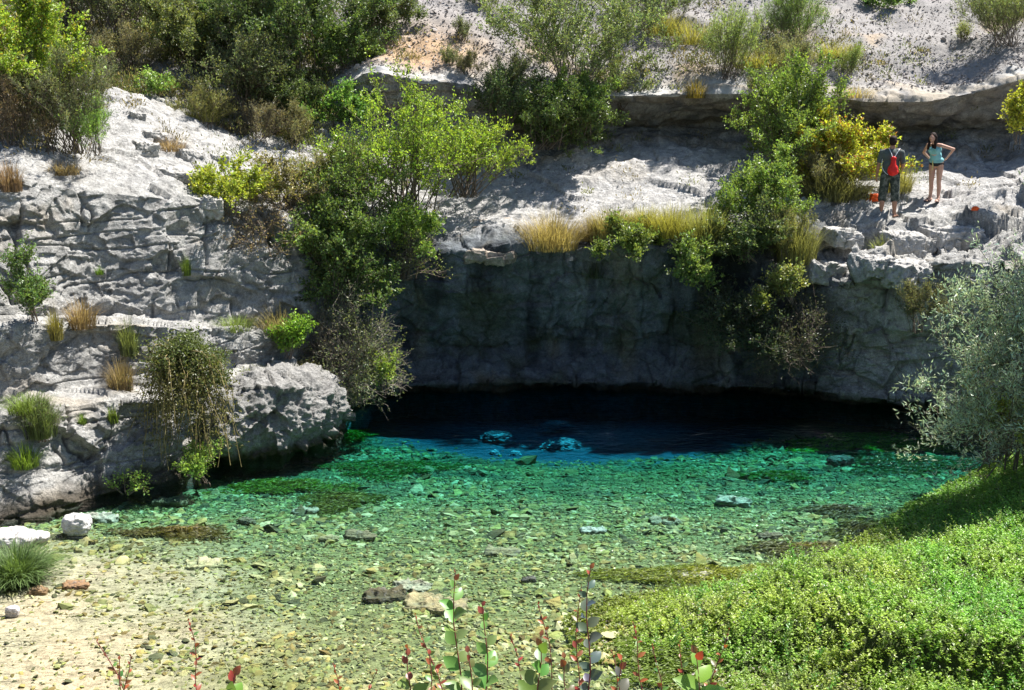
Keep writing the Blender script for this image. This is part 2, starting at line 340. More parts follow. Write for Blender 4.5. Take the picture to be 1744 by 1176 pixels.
col = mixc(col, [0.10, 0.11, 0.05], sst(0.15, 0.35, fbm(flat + 9, 0.7, 4)) * 0.7 * backw * leftm * 0 + backw * sst(0.1, .4, fbm(flat + 9, 0.7, 4)) * .55)
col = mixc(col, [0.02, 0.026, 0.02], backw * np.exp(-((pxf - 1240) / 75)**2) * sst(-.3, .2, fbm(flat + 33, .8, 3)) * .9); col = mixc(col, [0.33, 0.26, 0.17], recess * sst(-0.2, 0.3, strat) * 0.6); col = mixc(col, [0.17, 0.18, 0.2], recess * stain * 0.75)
sc_c = np.array([0.28, 0.265, 0.255]) * (1 + 0.15 * fbm(flat, 1.0, 4))[:, None]
soil = sst(0.1, 0.35, fbm(flat + 120, 0.45, 4)) ; sc_c = mixc(sc_c, [0.42, 0.32, 0.21], soil * 0.7)
sand = np.exp(-((pxf - 710) / 95)**2) * np.exp(-((vf - 13.7) / 0.45)**2); sc_c = mixc(sc_c, [0.42, 0.29, 0.18], np.clip(sand * 1.3, 0, 1))
sc_c = mixc(sc_c, [0.16, 0.14, 0.09], leftm * sst(-.1, .3, fbm(flat + 60, 0.7, 4)) * 0.6)
col = mixc(col, sc_c, scree) if False else col * (1 - scree[:, None]) + sc_c * scree[:, None]
wet = (1 - sst(0.05, 0.42, flat2[:, 2] + 0.12 * fine)) * rock_low
col = mixc(col, [0.075, 0.055, 0.03], wet * 0.85); col = mixc(col, [0.34, 0.50, 0.60], (1 - sst(-.25, -.08, flat2[:, 2])) * (1 - leftm) * .9)  # wet foot, then submerged back rock painted pale blue to lift its dim light
col = np.clip(col, 0.01, 0.8)
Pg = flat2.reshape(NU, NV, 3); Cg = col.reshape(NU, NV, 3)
def sub_grid(name, v0, v1, mat):
    a = np.searchsorted(vs, v0); b = np.searchsorted(vs, v1)
    V = Pg[:, a:b + 1]; n = V.shape[1]; idx = np.arange(NU * n).reshape(NU, n)
    F = np.stack([idx[:-1, :-1], idx[1:, :-1], idx[1:, 1:], idx[:-1, 1:]], -1).reshape(-1, 4)
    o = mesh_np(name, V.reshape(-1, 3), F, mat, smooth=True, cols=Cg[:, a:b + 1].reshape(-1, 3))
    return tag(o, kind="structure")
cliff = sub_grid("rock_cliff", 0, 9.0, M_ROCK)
ledge_o = sub_grid("rock_ledge", 9.0, 13.0, M_ROCK)
slope_o = sub_grid("scree_slope", 13.0, R_ - 1, M_SCREE)
# coarse copy for placing things
st_u, st_v = 4, 3
Pc = Pg[::st_u, ::st_v]; nu, nv = Pc.shape[:2]; ii = np.arange(nu * nv).reshape(nu, nv)
BV = BVHTree.FromPolygons([tuple(p) for p in Pc.reshape(-1, 3)], np.stack([ii[:-1, :-1], ii[1:, :-1], ii[1:, 1:], ii[:-1, 1:]], -1).reshape(-1, 4).tolist())
def hit(px, py):
    o = Vector((0, 0, CAMZ)); d = ray(px, py).normalized()
    r = BV.ray_cast(o, d)
    if r[0] is None: return at(px, py, 24), Vector((0, 0, 1))
    n = r[1]
    if n.dot(d) > 0: n = -n
    return r[0], n
def drop(x, y, zmax=30):
    r = BV.ray_cast(Vector((x, y, zmax)), Vector((0, 0, -1)))
    return r[0].z if r[0] is not None else 0.0

# ---------------------------------------------------------------- pool bed, near bank
def cress_edge(Y):     # x of the water's edge of the cress bed for a given Y
    return np.interp(Y, [8.5, 10.4, 10.9, 11.3, 12.2, 12.8, 13.2, 13.7, 14.6, 16.0, 17.2, 18.3, 20], [1.5, 1.85, 1.6, 0.85, 0.75, 1.35, 2.9, 4.1, 4.95, 6.2, 7.8, 9.3, 10.5])
def bed_z(x, Y):
    z = np.interp(Y, [10, 12, 14, 16, 18, 19.5, 21, 24], [-0.045, -0.065, -0.11, -0.21, -0.39, -0.50, -0.58, -0.62])
    e = np.sqrt(((x - 1.3) / 5.0)**2 + ((Y - 23.6) / 4.25)**2)
    z = z - 0.22 * (1 - sst(0.15, 1.12, e))
    sandy = (1 - sst(-5.6, -1.6, x + 0.35 * (Y - 12))) * (1 - sst(13.5, 17, Y)); z = z * (1 - 0.72 * sandy)
    z = z + 0.10 * sst(-0.5, 1.2, x - cress_edge(Y)) * (1 - sst(17.5, 19, Y))
    nb = sst(0, 1, (9.5 - Y) / 1.0); zb = np.minimum((9.3 - Y) * 0.56, 4.35)
    z = np.where(Y < 9.5, z * (1 - nb) + np.maximum(zb, z) * nb, z)
    return z
nx, ny = 420, 420
gx, gy = np.meshgrid(np.linspace(-15, 15, nx), np.concatenate([np.linspace(-6, 9.6, 60, endpoint=False), np.linspace(9.6, 27, ny - 60)]), indexing='ij')
pts = np.stack([gx.ravel(), gy.ravel(), 0 * gx.ravel()], 1)
bz = bed_z(gx.ravel(), gy.ravel()) + 0.045 * fbm(pts, 0.9, 4) + 0.012 * fbm(pts, 6, 3)
sandy = (1 - sst(-5.4, -1.4, pts[:, 0] + 0.35 * (pts[:, 1] - 12) + 1.2 * fbm(pts + 3, .6, 3))) * (1 - sst(13.5, 16, pts[:, 1]))
bc = np.tile([0.22, 0.23, 0.09], (len(pts), 1)) * (1 + 0.3 * fbm(pts, 1.4, 4))[:, None]
bc = mixc(bc, [0.56, 0.46, 0.31], sandy * 0.9)
alg = sst(0.05, .45, fbm(pts + 77, 0.55, 4)); bc = mixc(bc, [0.17, 0.19, 0.05], alg * 0.6 * (1 - sandy))
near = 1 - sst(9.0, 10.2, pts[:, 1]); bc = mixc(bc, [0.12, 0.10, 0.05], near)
deep = 1 - sst(0.80, 1.12, .12 * fbm(pts + 5, 1.2, 3) + np.sqrt(((pts[:, 0] - 1.3) / 5.0)**2 + ((pts[:, 1] - 23.6) / 4.25)**2)); bc = mixc(bc, [0.035, 0.10, 0.16], deep); bc = mixc(bc, [0.30, 0.50, 0.64], (1 - sst(0.3, 0.72, np.sqrt(((pts[:, 0] - 1.3) / 5.0)**2 + ((pts[:, 1] - 23.6) / 4.25)**2))))  # darkness of depth put into the bed colour; pale blue inside lifts the shade
pts[:, 2] = bz; ii = np.arange(len(pts)).reshape(gx.shape)
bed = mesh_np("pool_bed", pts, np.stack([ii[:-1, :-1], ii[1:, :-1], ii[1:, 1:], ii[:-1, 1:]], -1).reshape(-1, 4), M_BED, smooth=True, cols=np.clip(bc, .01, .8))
tag(bed, kind="structure")

# ---------------------------------------------------------------- water: real surface over an absorbing body
m, nt, out = mat_new("clear_water"); L = nt.links.new
tr = nd(nt, "ShaderNodeBsdfTransparent"); gl = nd(nt, "ShaderNodeBsdfGlossy"); gl.inputs["Roughness"].default_value = 0.03
fr = nd(nt, "ShaderNodeFresnel"); fr.inputs[0].default_value = 1.33; mx = nd(nt, "ShaderNodeMixShader")
tc = nd(nt, "ShaderNodeTexCoord"); mp = nd(nt, "ShaderNodeMapping"); mp.inputs["Scale"].default_value = (1.0, 1.6, 1.0)
n1 = nd(nt, "ShaderNodeTexNoise"); n1.inputs["Scale"].default_value = 5.0; n1.inputs["Detail"].default_value = 4
n2 = nd(nt, "ShaderNodeTexNoise"); n2.inputs["Scale"].default_value = 1.3; n2.inputs["Detail"].default_value = 2
L(tc.outputs["Object"], mp.inputs[0]); L(mp.outputs[0], n1.inputs["Vector"]); L(mp.outputs[0], n2.inputs["Vector"])
ad = nd(nt, "ShaderNodeMath", operation='ADD'); L(n1.outputs[0], ad.inputs[0]); L(n2.outputs[0], ad.inputs[1])
bp = nd(nt, "ShaderNodeBump"); bp.inputs["Strength"].default_value = 0.8; bp.inputs["Distance"].default_value = 0.09
L(ad.outputs[0], bp.inputs["Height"]); L(bp.outputs[0], gl.inputs["Normal"]); L(bp.outputs[0], fr.inputs["Normal"])
L(fr.outputs[0], mx.inputs[0]); L(tr.outputs[0], mx.inputs[1]); L(gl.outputs[0], mx.inputs[2]); L(mx.outputs[0], out.inputs[0])
va = nd(nt, "ShaderNodeVolumeAbsorption"); va.inputs[0].default_value = (0.0, 0.80, 0.86, 1); va.inputs[1].default_value = 1.35
L(va.outputs[0], out.inputs["Volume"])
x0, x1, y0, y1, zb_ = -14, 14, 8.6, 26.5, -6.5
V = np.array([[x0, y0, 0], [x1, y0, 0], [x1, y1, 0], [x0, y1, 0], [x0, y0, zb_], [x1, y0, zb_], [x1, y1, zb_], [x0, y1, zb_]], float)
water = mesh_np("pool_water", V, np.array([[0, 1, 2, 3], [7, 6, 5, 4], [0, 4, 5, 1], [1, 5, 6, 2], [2, 6, 7, 3], [3, 7, 4, 0]]), m)
tag(water, kind="structure")

# ---------------------------------------------------------------- stones
ICO_V = None
def ico(sub=0):
    t = (1 + 5**.5) / 2
    V = np.array([[-1, t, 0], [1, t, 0], [-1, -t, 0], [1, -t, 0], [0, -1, t], [0, 1, t], [0, -1, -t], [0, 1, -t], [t, 0, -1], [t, 0, 1], [-t, 0, -1], [-t, 0, 1]], float)
    F = [[0, 11, 5], [0, 5, 1], [0, 1, 7], [0, 7, 10], [0, 10, 11], [1, 5, 9], [5, 11, 4], [11, 10, 2], [10, 7, 6], [7, 1, 8], [3, 9, 4], [3, 4, 2], [3, 2, 6], [3, 6, 8], [3, 8, 9], [4, 9, 5], [2, 4, 11], [6, 2, 10], [8, 6, 7], [9, 8, 1]]
    V /= np.linalg.norm(V, axis=1)[:, None]; V = V.tolist()
    for _ in range(sub):
        cache = {}; F2 = []
        def mid(a, b):
            kk = (min(a, b), max(a, b))
            if kk not in cache:
                c = (np.array(V[a]) + np.array(V[b])); c /= np.linalg.norm(c); V.append(c.tolist()); cache[kk] = len(V) - 1
            return cache[kk]
        for a, b, c in F:
            x, y, z = mid(a, b), mid(b, c), mid(c, a); F2 += [[a, x, z], [b, y, x], [c, z, y], [x, y, z]]
        F = F2
    return np.array(V), np.array(F)
def pebble_field(name, C, S, rng, cols, mat, tilt=0.25, flatn=0.32):
    """scatter of small broken stones at C with sizes S, one object"""
    V0, F0 = ico(0); n = len(C)
    a = rng.rand(n) * 2 * math.pi; ca, sa = np.cos(a), np.sin(a)
    jit = 1 + 0.28 * rng.normal(size=(n, 12, 1))
    sc = np.stack([S, S * (0.5 + 0.4 * rng.rand(n)), S * flatn * (0.6 + 0.9 * rng.rand(n))], 1)
    V = V0[None] * jit * sc[:, None]
    X = V[..., 0] * ca[:, None] - V[..., 1] * sa[:, None]; Yy = V[..., 0] * sa[:, None] + V[..., 1] * ca[:, None]
    tx, ty = rng.normal(size=(2, n)) * tilt
    Z = V[..., 2] + X * tx[:, None] + Yy * ty[:, None]
    V = np.stack([X, Yy, Z], -1) + C[:, None]
    F = (F0[None] + (np.arange(n) * 12)[:, None, None]).reshape(-1, 3)
    return mesh_np(name, V.reshape(-1, 3), F, mat, cols=np.repeat(cols, 12, 0))
rng = np.random.RandomState(11)
n = 88000
Yp = 10.0 + 11.5 * rng.rand(n)**0.9; Xp = (rng.rand(n) * 1.16 - 0.56) * Yp * 0.96
keep = (Xp < cress_edge(Yp) + 0.6)
pp = np.stack([Xp, Yp, 0 * Xp], 1)
sandp = (1 - sst(-5.4, -1.4, Xp + 0.35 * (Yp - 12) + 1.2 * fbm(pp + 3, .6, 3))) * (1 - sst(13.5, 16, Yp))
keep &= rng.rand(n) > sandp * 0.86
e = np.sqrt(((Xp - 1.3) / 5.0)**2 + ((Yp - 23.6) / 4.25)**2); keep &= e + .12 * fbm(pp * np.array([.8, 1.6, 0]) + 2, 1.5, 3) > 0.84 + .28 * rng.rand(n)**.8
pp = pp[keep]; Xp, Yp = Xp[keep], Yp[keep]; n = len(pp)
pp[:, 2] = bed_z(Xp, Yp) + 0.045 * fbm(np.stack([Xp, Yp, 0 * Xp], 1), 0.9, 4) + 0.008
S = 0.014 + 0.034 * rng.rand(n)**2 + 0.07 * (rng.rand(n) > 0.95) * rng.rand(n)
S *= np.interp(Yp, [10, 20], [0.9, 1.4]) * (0.7 + .9 * sst(-.3, .4, fbm(pp * np.array([1, 1.5, 0]) + 41, .8, 3)))
pp[:, 2] -= S * .22 * rng.rand(n)
pal = np.array([[0.46, 0.40, 0.24], [0.40, 0.32, 0.14], [0.25, 0.25, 0.12], [0.62, 0.56, 0.38], [0.20, 0.14, 0.06], [0.34, 0.34, 0.13], [0.11, 0.11, 0.07], [0.50, 0.37, 0.16]])
pc = pal[rng.choice(8, n, p=[.18, .17, .17, .08, .09, .14, .13, .04])] * .9 * (0.7 + 0.4 * rng.rand(n))[:, None]
pc = pc * np.array([.97, 1.05, .82]); pc = mixc(pc, [0.07, .11, .06], np.clip(sst(15.5, 18.5, Yp), 0, 1) * sst(-.15, .3, fbm(pp * np.array([.6, 1.5, 0]) + 7, 1.0, 4)) * .85)
patch = fbm(pp * np.array([1, 1, 0]) + 77, 0.55, 4); pc = mixc(pc, [0.15, 0.17, 0.05], sst(.08, .45, patch) * .55)
grav = pebble_field("gravel", pp, S, rng, pc, M_PEB); tag(grav, "flat pebbles and broken stone covering the bed of the clear pool", "gravel", kind="stuff")
# scree stones on the slope above
n = 30000
iu = rng.randint(60, NU - 60, n); v_a, v_b = np.searchsorted(vs, 13.2), np.searchsorted(vs, 15.6)
iv = rng.randint(v_a, v_b, n); pp = Pg[iu, iv] + rng.normal(size=(n, 3)) * 0.03
keep = (us[iu] > 560); pp = pp[keep]; n = len(pp)
S = 0.015 + 0.028 * rng.rand(n)**2 + 0.04 * (rng.rand(n) > .985)
pc = np.array([0.31, 0.295, 0.29]) * (0.75 + 0.5 * rng.rand(n))[:, None] * np.array([1.05, 1, .95])
scr = pebble_field("scree", pp, S, rng, pc, M_PEB, tilt=0.5, flatn=0.5); tag(scr, "loose pale grey scree lying over the hillside above the ledge", "scree", kind="stuff")

def boulder(name, loc, size, seed, label, cat="boulder", sub=5, rz=0.0, color=(0.42, 0.405, 0.38), wetz=None, rough=1.0, box=0.5, group=None, tilt=(0, 0), pits=0.0):
    V0, F0 = ico(sub); V = V0.copy()
    # squarish superellipsoid, then broken facets
    m_ = np.max(np.abs(V), axis=1)[:, None]; V = V * (1 - box) + V / m_ * box
    s = np.array(size) / 2; W = V * s
    q = W * (1.0 / max(size)) * 2 + seed * 7.7
    f1, e1 = facets(q * 1.6, seed); f2, e2 = facets(q * 4, seed + 3)
    dd = rough * max(size) * (0.09 * f1 + 0.04 * f2 + 0.05 * fbm(q, 1.2, 3) + 0.02 * fbm(q, 7, 4) + 0.02 * fbm(q, 3, 3, True))
    if pits: dd = dd + pits * (0.028 * fbm(q + 2, 11, 4, True) + 0.05 * fbm(q * np.array([1, 1, .4]), 3.5, 4, True)) * (1 - .4 * V0[:, 2])
    W = W + V0 * dd[:, None]
    M = Matrix.Rotation(tilt[0], 3, 'X') @ Matrix.Rotation(tilt[1], 3, 'Y'); W = W @ np.array(M).T
    c = np.array(color) * (1 + 0.25 * fbm(q, 2.5, 4) + .12 * f2)[:, None]
    c = mixc(c, [0.19, 0.19, 0.18], sst(.1, .4, fbm(q + 5, 4, 4)) * .5)
    if wetz is not None:
        z = W[:, 2] + loc[2] + 0.1 * fbm(q, 5, 3); c = mixc(c, [0.07, 0.05, 0.025], (1 - sst(wetz, wetz + 0.2, z)) * .9)
    o = mesh_np(name, W, F0, M_STONE if max(size) < 1.2 else M_ROCK, smooth=True, cols=np.clip(c, .01, .8))
    o.location = loc; o.rotation_euler = (0, 0, rz)
    return tag(o, label, cat, group)
exec_parts = True
# the big block at the water's edge
pb = at_z(450, 775, 0.0)
boulder("boulder", (pb.x - 0.05, pb.y + 0.85, 0.5), (2.85, 1.8, 1.5), 4, "big rounded grey boulder at the water's edge with a dark wet brown foot", sub=6, rz=R(38), wetz=0.05, box=0.25, color=(.36, .35, .33), pits=2.2, rough=.9)
def stone(px, py, w, h, label, seed, z=0.0, d=None, name="stone", color=(0.50, 0.48, 0.45), sub=4, **kw):
    p = at_z(px, py, z); W = w / FPX * p.y
    return boulder(name, (p.x, p.y, z + h * 0.35), (W, d or W * 0.7, h), seed, label, "stone", sub=sub, color=color, box=.3, rough=.55, **kw)
stone(132, 905, 52, 0.30, "white stone standing out of the shallows, rightmost of the three by the shore", 3, color=(0.6, 0.58, 0.56), group="white stones at the left shore")
stone(20, 925, 90, 0.22, "broad flat white stone at the left edge of the photo beside the shore", 5, color=(0.6, 0.57, 0.54), group="white stones at the left shore")
stone(66, 920, 40, 0.14, "small low white stone between the flat stone and the tall white stone", 6, color=(0.6, 0.57, 0.54), group="white stones at the left shore")
stone(22, 1048, 26, 0.14, "little pinkish white stone poking out of the sandy shallows near the left edge", 8, color=(0.55, 0.5, 0.48))
G_SUB = "larger stones lying on the pool bed"
for (px, py, w, h, lab, cc) in [
    (172, 885, 60, .12, "pale submerged stone right behind the tall white stone", (.45, .45, .36)),
    (290, 855, 62, .07, "flat ochre slab under water below the trailing vine", (.36, .32, .18)),
    (345, 965, 66, .10, "long pale green slab on the bed, left of the pool's middle", (.38, .40, .22)),
    (420, 890, 30, .09, "small dark olive stone on the bed below the boulder", (.16, .16, .10)),
    (615, 915, 60, .08, "brown flat stone on the bed beneath the olive weed patch", (.22, .19, .11)),
    (130, 1000, 48, .09, "reddish brown stone in the sandy shallows, larger of the brown pair", (.28, .17, .09)),
    (64, 1010, 36, .10, "brown stone in the sandy shallows just below the grass tussock", (.26, .17, .09)),
    (655, 1018, 80, .10, "dark brown rock slab on the bed, darkest of the three slabs behind the sprigs", (.10, .09, .05)),
    (745, 1030, 120, .09, "long tan slab on the bed right behind the tallest red tipped sprig", (.36, .31, .17)),
    (700, 1002, 70, .07, "pale grey green slab behind the dark brown slab", (.34, .34, .24)),
    (855, 942, 66, .07, "flat olive slab on the bed in the middle of the pool", (.26, .25, .14)),
    (900, 990, 26, .08, "small dark round stone on the pale gravel", (.12, .11, .09)),
    (1180, 985, 70, .10, "pale flat stone at the front edge of the weed by the cress", (.42, .41, .34)),
    (1250, 855, 60, .08, "turquoise tinted flat slab on the far gravel, right of the middle", (.40, .42, .32)),
    (1130, 890, 52, .07, "green grey slab on the gravel in front of the turquoise band", (.27, .30, .2)),
    (1430, 785, 46, .10, "dark stone on the bed close to the shaded right side", (.12, .13, .1)),
    (560, 920, 34, .08, "yellowish stone on the bed left of the brown flat stone", (.36, .33, .18)),
    (520, 872, 50, .07, "thin pale slab on the bed right of the boulder's foot", (.35, .35, .25)),
    (1010, 905, 44, .06, "pale thin slab on the green gravel under the blue water", (.45, .45, .38)),
    (1310, 915, 46, .09, "small dark brown stone among weed near the cress edge", (.15, .13, .08)),
]:
    p = at_z(px, py, 0.0); p = at_z(px, py, float(bed_z(np.array([p.x]), np.array([p.y]))[0]))
    W = w / FPX * p.y
    boulder("submerged_stone", (p.x, p.y, p.z + h * .1), (W, W * .55, h * 1.05), int(px) % 97, lab, "stone", sub=4, rz=random.Random(px).uniform(-.4, .4), color=cc, group=G_SUB, box=.6)
# sun patches deep in the blue shaft, put in as pale blue rubble
for (px, py, w, lab) in [(948, 720, 52, "sun patch made of pale rubble deep under the dark blue water, the farthest one"), (955, 750, 62, "brightest cyan sun patch under the dark blue water, made of pale rubble"), (848, 738, 54, "dim slanting blue sun patch made of rubble under the dark water, left of the bright one"), (842, 768, 18, "tiny green sun patch made of rubble under the dark blue water"), (878, 769, 18, "tiny blue sun patch made of rubble beside the green one under the dark water")]:
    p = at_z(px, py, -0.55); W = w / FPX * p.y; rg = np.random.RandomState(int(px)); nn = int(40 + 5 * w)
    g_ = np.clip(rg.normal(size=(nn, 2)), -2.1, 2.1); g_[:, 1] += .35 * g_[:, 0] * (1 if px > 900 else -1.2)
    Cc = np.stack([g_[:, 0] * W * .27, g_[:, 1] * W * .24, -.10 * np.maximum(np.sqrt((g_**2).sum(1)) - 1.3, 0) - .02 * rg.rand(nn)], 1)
    lo = pebble_field("sun_patch_rubble", Cc, .02 + .035 * rg.rand(nn) * min(1, w / 40), rg, np.array([.24, .42, .52]) * (.5 + .8 * rg.rand(nn, 1)), M_PEB, flatn=.1, tilt=.1)
    lo.location = (p.x, p.y, p.z); tag(lo, lab, "rock", "sun patches made of rubble in the deep shaft")

# broken blocks on the rim below the bathers
GB = "broken blocks on the rim"
for (px, py, w, h, d, lab, tl) in [
    (1538, 418, 60, .55, .7, "upright pale block with a bright top, left of the pair on the rim", 0),
    (1580, 420, 44, .35, .5, "smaller block right against the upright pale block", .1),
    (1620, 408, 90, .5, .9, "long flat block with a sunlit top under the willow tips", 0),
    (1490, 452, 56, .38, .6, "low squarish block above the shaded wall's right end", 0),
    (1545, 468, 74, .5, .7, "wide smooth block capping the shaded wall", 0),
    (1400, 462, 70, .42, .7, "jagged dark block jutting above the small yellow green bush", .12),
    (1435, 405, 60, .35, .6, "cracked block at the left foot of the man's ledge", .1),
    (1380, 350, 60, .3, .6, "low white block at the foot of the yellow bush", 0)]:
    p, nrm = hit(px, py); W = w / FPX * p.y
    boulder("rock_block", (p.x, p.y + .1, p.z - .02), (W, d, h), int(px) % 83, lab, "rock", sub=5, rz=R(12 + px % 17), box=.75, group=GB, tilt=(.05, tl))
GL = "loose rocks on the left slab"
for (px, py, w, h, lab) in [
    (372, 168, 70, .5, "big tan rock with a shaded underside among the bushes at the upper left"),
    (262, 240, 42, .32, "square block at the top of the little rock steps"),
    (246, 258, 40, .3, "dark edged block in the little rock steps, second from the top"),
    (318, 268, 44, .26, "long low block beside the reddish heather on the slab"),
    (232, 202, 26, .2, "small pale stone high on the slanting slab"),
    (372, 275, 30, .2, "round grey stone above the bright yellow green bush"),
    (300, 300, 70, .2, "flat wide block just under the little rock steps"),
    (345, 355, 60, .4, "pale block at the cliff's rim left of the yellow green bush"),
    (130, 140, 80, .4, "bright rock outcrop between the two upper left bushes"),
    (540, 228, 26, .22, "little white stone lying on the path's upper end")]:
    p, nrm = hit(px, py); W = w / FPX * p.y
    boulder("rock_block", (p.x, p.y + .1, p.z + .02), (W, W * .8, h), int(px * 3 + py) % 79, lab, "rock", sub=5, rz=R(20 + px % 23), box=.7, group=GL, tilt=(.1, .1))
p, _n = hit(1390, 268)
# little stone steps on the rim
GS = "worn stone steps on the rim"
for k, (px, py, w) in enumerate([(820, 428, 120), (838, 414, 110), (830, 400, 120), (852, 387, 96), (845, 374, 84)]):
    p = at(px, py + 2, 22.75 + k * 0.33)
    boulder("stone_step", (p.x, p.y + .15, p.z - .1), (w / FPX * p.y, .5, .26), 31 + k * 5, ["lowest pinkish stone step at the lip of the shaded wall", "second lowest stone step on the rim", "middle one of the five stone steps on the rim", "second highest stone step on the rim", "highest stone step on the rim, at the foot of the white slab"][k], "step", sub=5, rz=R(-8 + 4 * k), box=.85, color=(.5, .42, .35), group=GS, rough=.6)

# ---------------------------------------------------------------- plants
def bush_geo(rng, w, h, d=None, nst=14, ntw=260, nlf=9, leaf=0.05, ar=0.55, col=(0.10, 0.15, 0.03), var=0.35, tipcol=None, tipf=0.0,
             upright=0.3, start=0.3, twl=0.18, fan=1.0, sr=0.012, lean=(0, 0), clump=0.0, basew=0.12, low=0.0, nsub=3):
    d = d or w
    K = 7
    az = rng.rand(nst) * 2 * math.pi; rr = rng.rand(nst)**0.5 * fan
    tip = np.stack([np.cos(az) * rr * w / 2, np.sin(az) * rr * d / 2, h * (np.sqrt(np.clip(1 - (rr * .93)**2, 0.0, 1)) * (0.72 + .33 * rng.rand(nst))) - low * h * rr], 1)
    tip[:, 0] += lean[0] * h; tip[:, 1] += lean[1] * h
    base = np.stack([rng.normal(size=nst) * w * basew * .5, rng.normal(size=nst) * d * basew * .5, np.full(nst, -0.08)], 1)
    ctrl = base * .55 + tip * .45; ctrl[:, 2] += h * .18
    t = np.linspace(0, 1, K)[None, :, None]
    S = base[:, None] * (1 - t)**2 + ctrl[:, None] * 2 * t * (1 - t) + tip[:, None] * t**2
    S = S + np.cumsum(rng.normal(size=S.shape) * 0.018 * h, axis=1) * (t > 0)
    SR = sr * (1 - 0.75 * t[..., 0]) * (0.6 + 0.7 * rng.rand(nst, 1))
    # side branches, then twigs on both
    nb = nst * nsub; si = rng.randint(0, nst, nb); tb = 0.25 + 0.65 * rng.rand(nb)
    def sample(Pl, idx, tt):
        x = tt * (Pl.shape[1] - 1); k0 = np.minimum(x.astype(int), Pl.shape[1] - 2); fr_ = (x - k0)[:, None]
        return Pl[idx, k0] * (1 - fr_) + Pl[idx, k0 + 1] * fr_, Pl[idx, k0 + 1] - Pl[idx, k0]
    B0, BD = sample(S, si, tb); BD /= np.linalg.norm(BD, axis=1)[:, None] + 1e-9
    dirn = BD * .6 + rng.normal(size=(nb, 3)) * .5 + np.array([0, 0, upright]); dirn /= np.linalg.norm(dirn, axis=1)[:, None]
    bl = (0.22 + 0.25 * rng.rand(nb)) * (h + w) / 2 * (1.15 - tb)
    t5 = np.linspace(0, 1, K)[None, :, None]
    BR = B0[:, None] + dirn[:, None] * bl[:, None, None] * t5 + np.cumsum(rng.normal(size=(nb, K, 3)) * .012 * h, axis=1) * (t5 > 0)
    ALL = np.concatenate([S, BR]); 
    wts = np.concatenate([np.full(nst, 1.4), np.full(nb, 1.0)]); wts *= rng.rand(len(wts))**clump if clump else 1; wts /= wts.sum()
    ti = rng.choice(len(ALL), ntw, p=wts); tt = start + (1 - start) * rng.rand(ntw)**0.8
    tt = np.where(ti < nst, tt, rng.rand(ntw))
    T0, TD = sample(ALL, ti, tt); TD /= np.linalg.norm(TD, axis=1)[:, None] + 1e-9
    dirn = TD * .5 + rng.normal(size=(ntw, 3)) * .55 + np.array([0, 0, upright]); dirn /= np.linalg.norm(dirn, axis=1)[:, None]
    tl = twl * (0.5 + rng.rand(ntw)); t3 = np.linspace(0, 1, 3)[None, :, None]
    TW = T0[:, None] + dirn[:, None] * tl[:, None, None] * t3 + np.array([0, 0, 1.0]) * (tl[:, None, None] * .15 * t3**2)
    V1, F1 = tubes(np.concatenate([S]), SR, 4)
    V2, F2 = tubes(BR, np.linspace(sr * .45, sr * .18, K)[None].repeat(nb, 0), 3)
    V3, F3 = tubes(TW, np.linspace(sr * .25, sr * .1, 3)[None].repeat(ntw, 0), 3)
    SV = np.concatenate([V1, V2, V3]); SF = np.concatenate([F1, F2 + len(V1), F3 + len(V1) + len(V2)])
    nl = ntw * nlf; li = np.repeat(np.arange(ntw), nlf); lt = rng.rand(nl)
    Cc, LD = sample(TW, li, lt)
    LD = LD / (np.linalg.norm(LD, axis=1)[:, None] + 1e-9) * (.5 + upright * .5) + rng.normal(size=(nl, 3)) * .6
    Cc = Cc + rng.normal(size=Cc.shape) * leaf * .35
    LS = leaf * (0.6 + 0.7 * rng.rand(nl))
    LV, LF = leaves(Cc, LD, LS, LS * ar, rng)
    c = (np.array(col) * 1.4 + .018) * (1 + var * rng.normal(size=(nl, 1)) * .6 + .25 * rng.normal(size=(ntw, 1))[li])
    c = c * (1 + np.array([.25, .05, -.1]) * rng.normal(size=(nl, 1)) * .5)
    if tipcol is not None:
        f = (rng.rand(nl) < tipf * (0.4 + 1.2 * rng.rand(ntw)[li]))[:, None]; c = np.where(f, np.array(tipcol) * (0.7 + .6 * rng.rand(nl, 1)), c)
    return SV, SF, LV, LF, np.repeat(np.clip(c, .008, .75), 4, 0)
SEED = [100]
def bush(name, loc, label, cat, w, h, lm=None, tm=None, group=None, rz=0, **kw):
    SEED[0] += 1; rng = np.random.RandomState(SEED[0])
    SV, SF, LV, LF, LC = bush_geo(rng, w, h, **kw)
    t = thing(name, loc, label, cat, group, rz)
    mesh_np("stems", SV, SF, tm or M_TWIG, t); mesh_np("foliage", LV, LF, lm or M_LEAF, t, cols=LC)
    return t
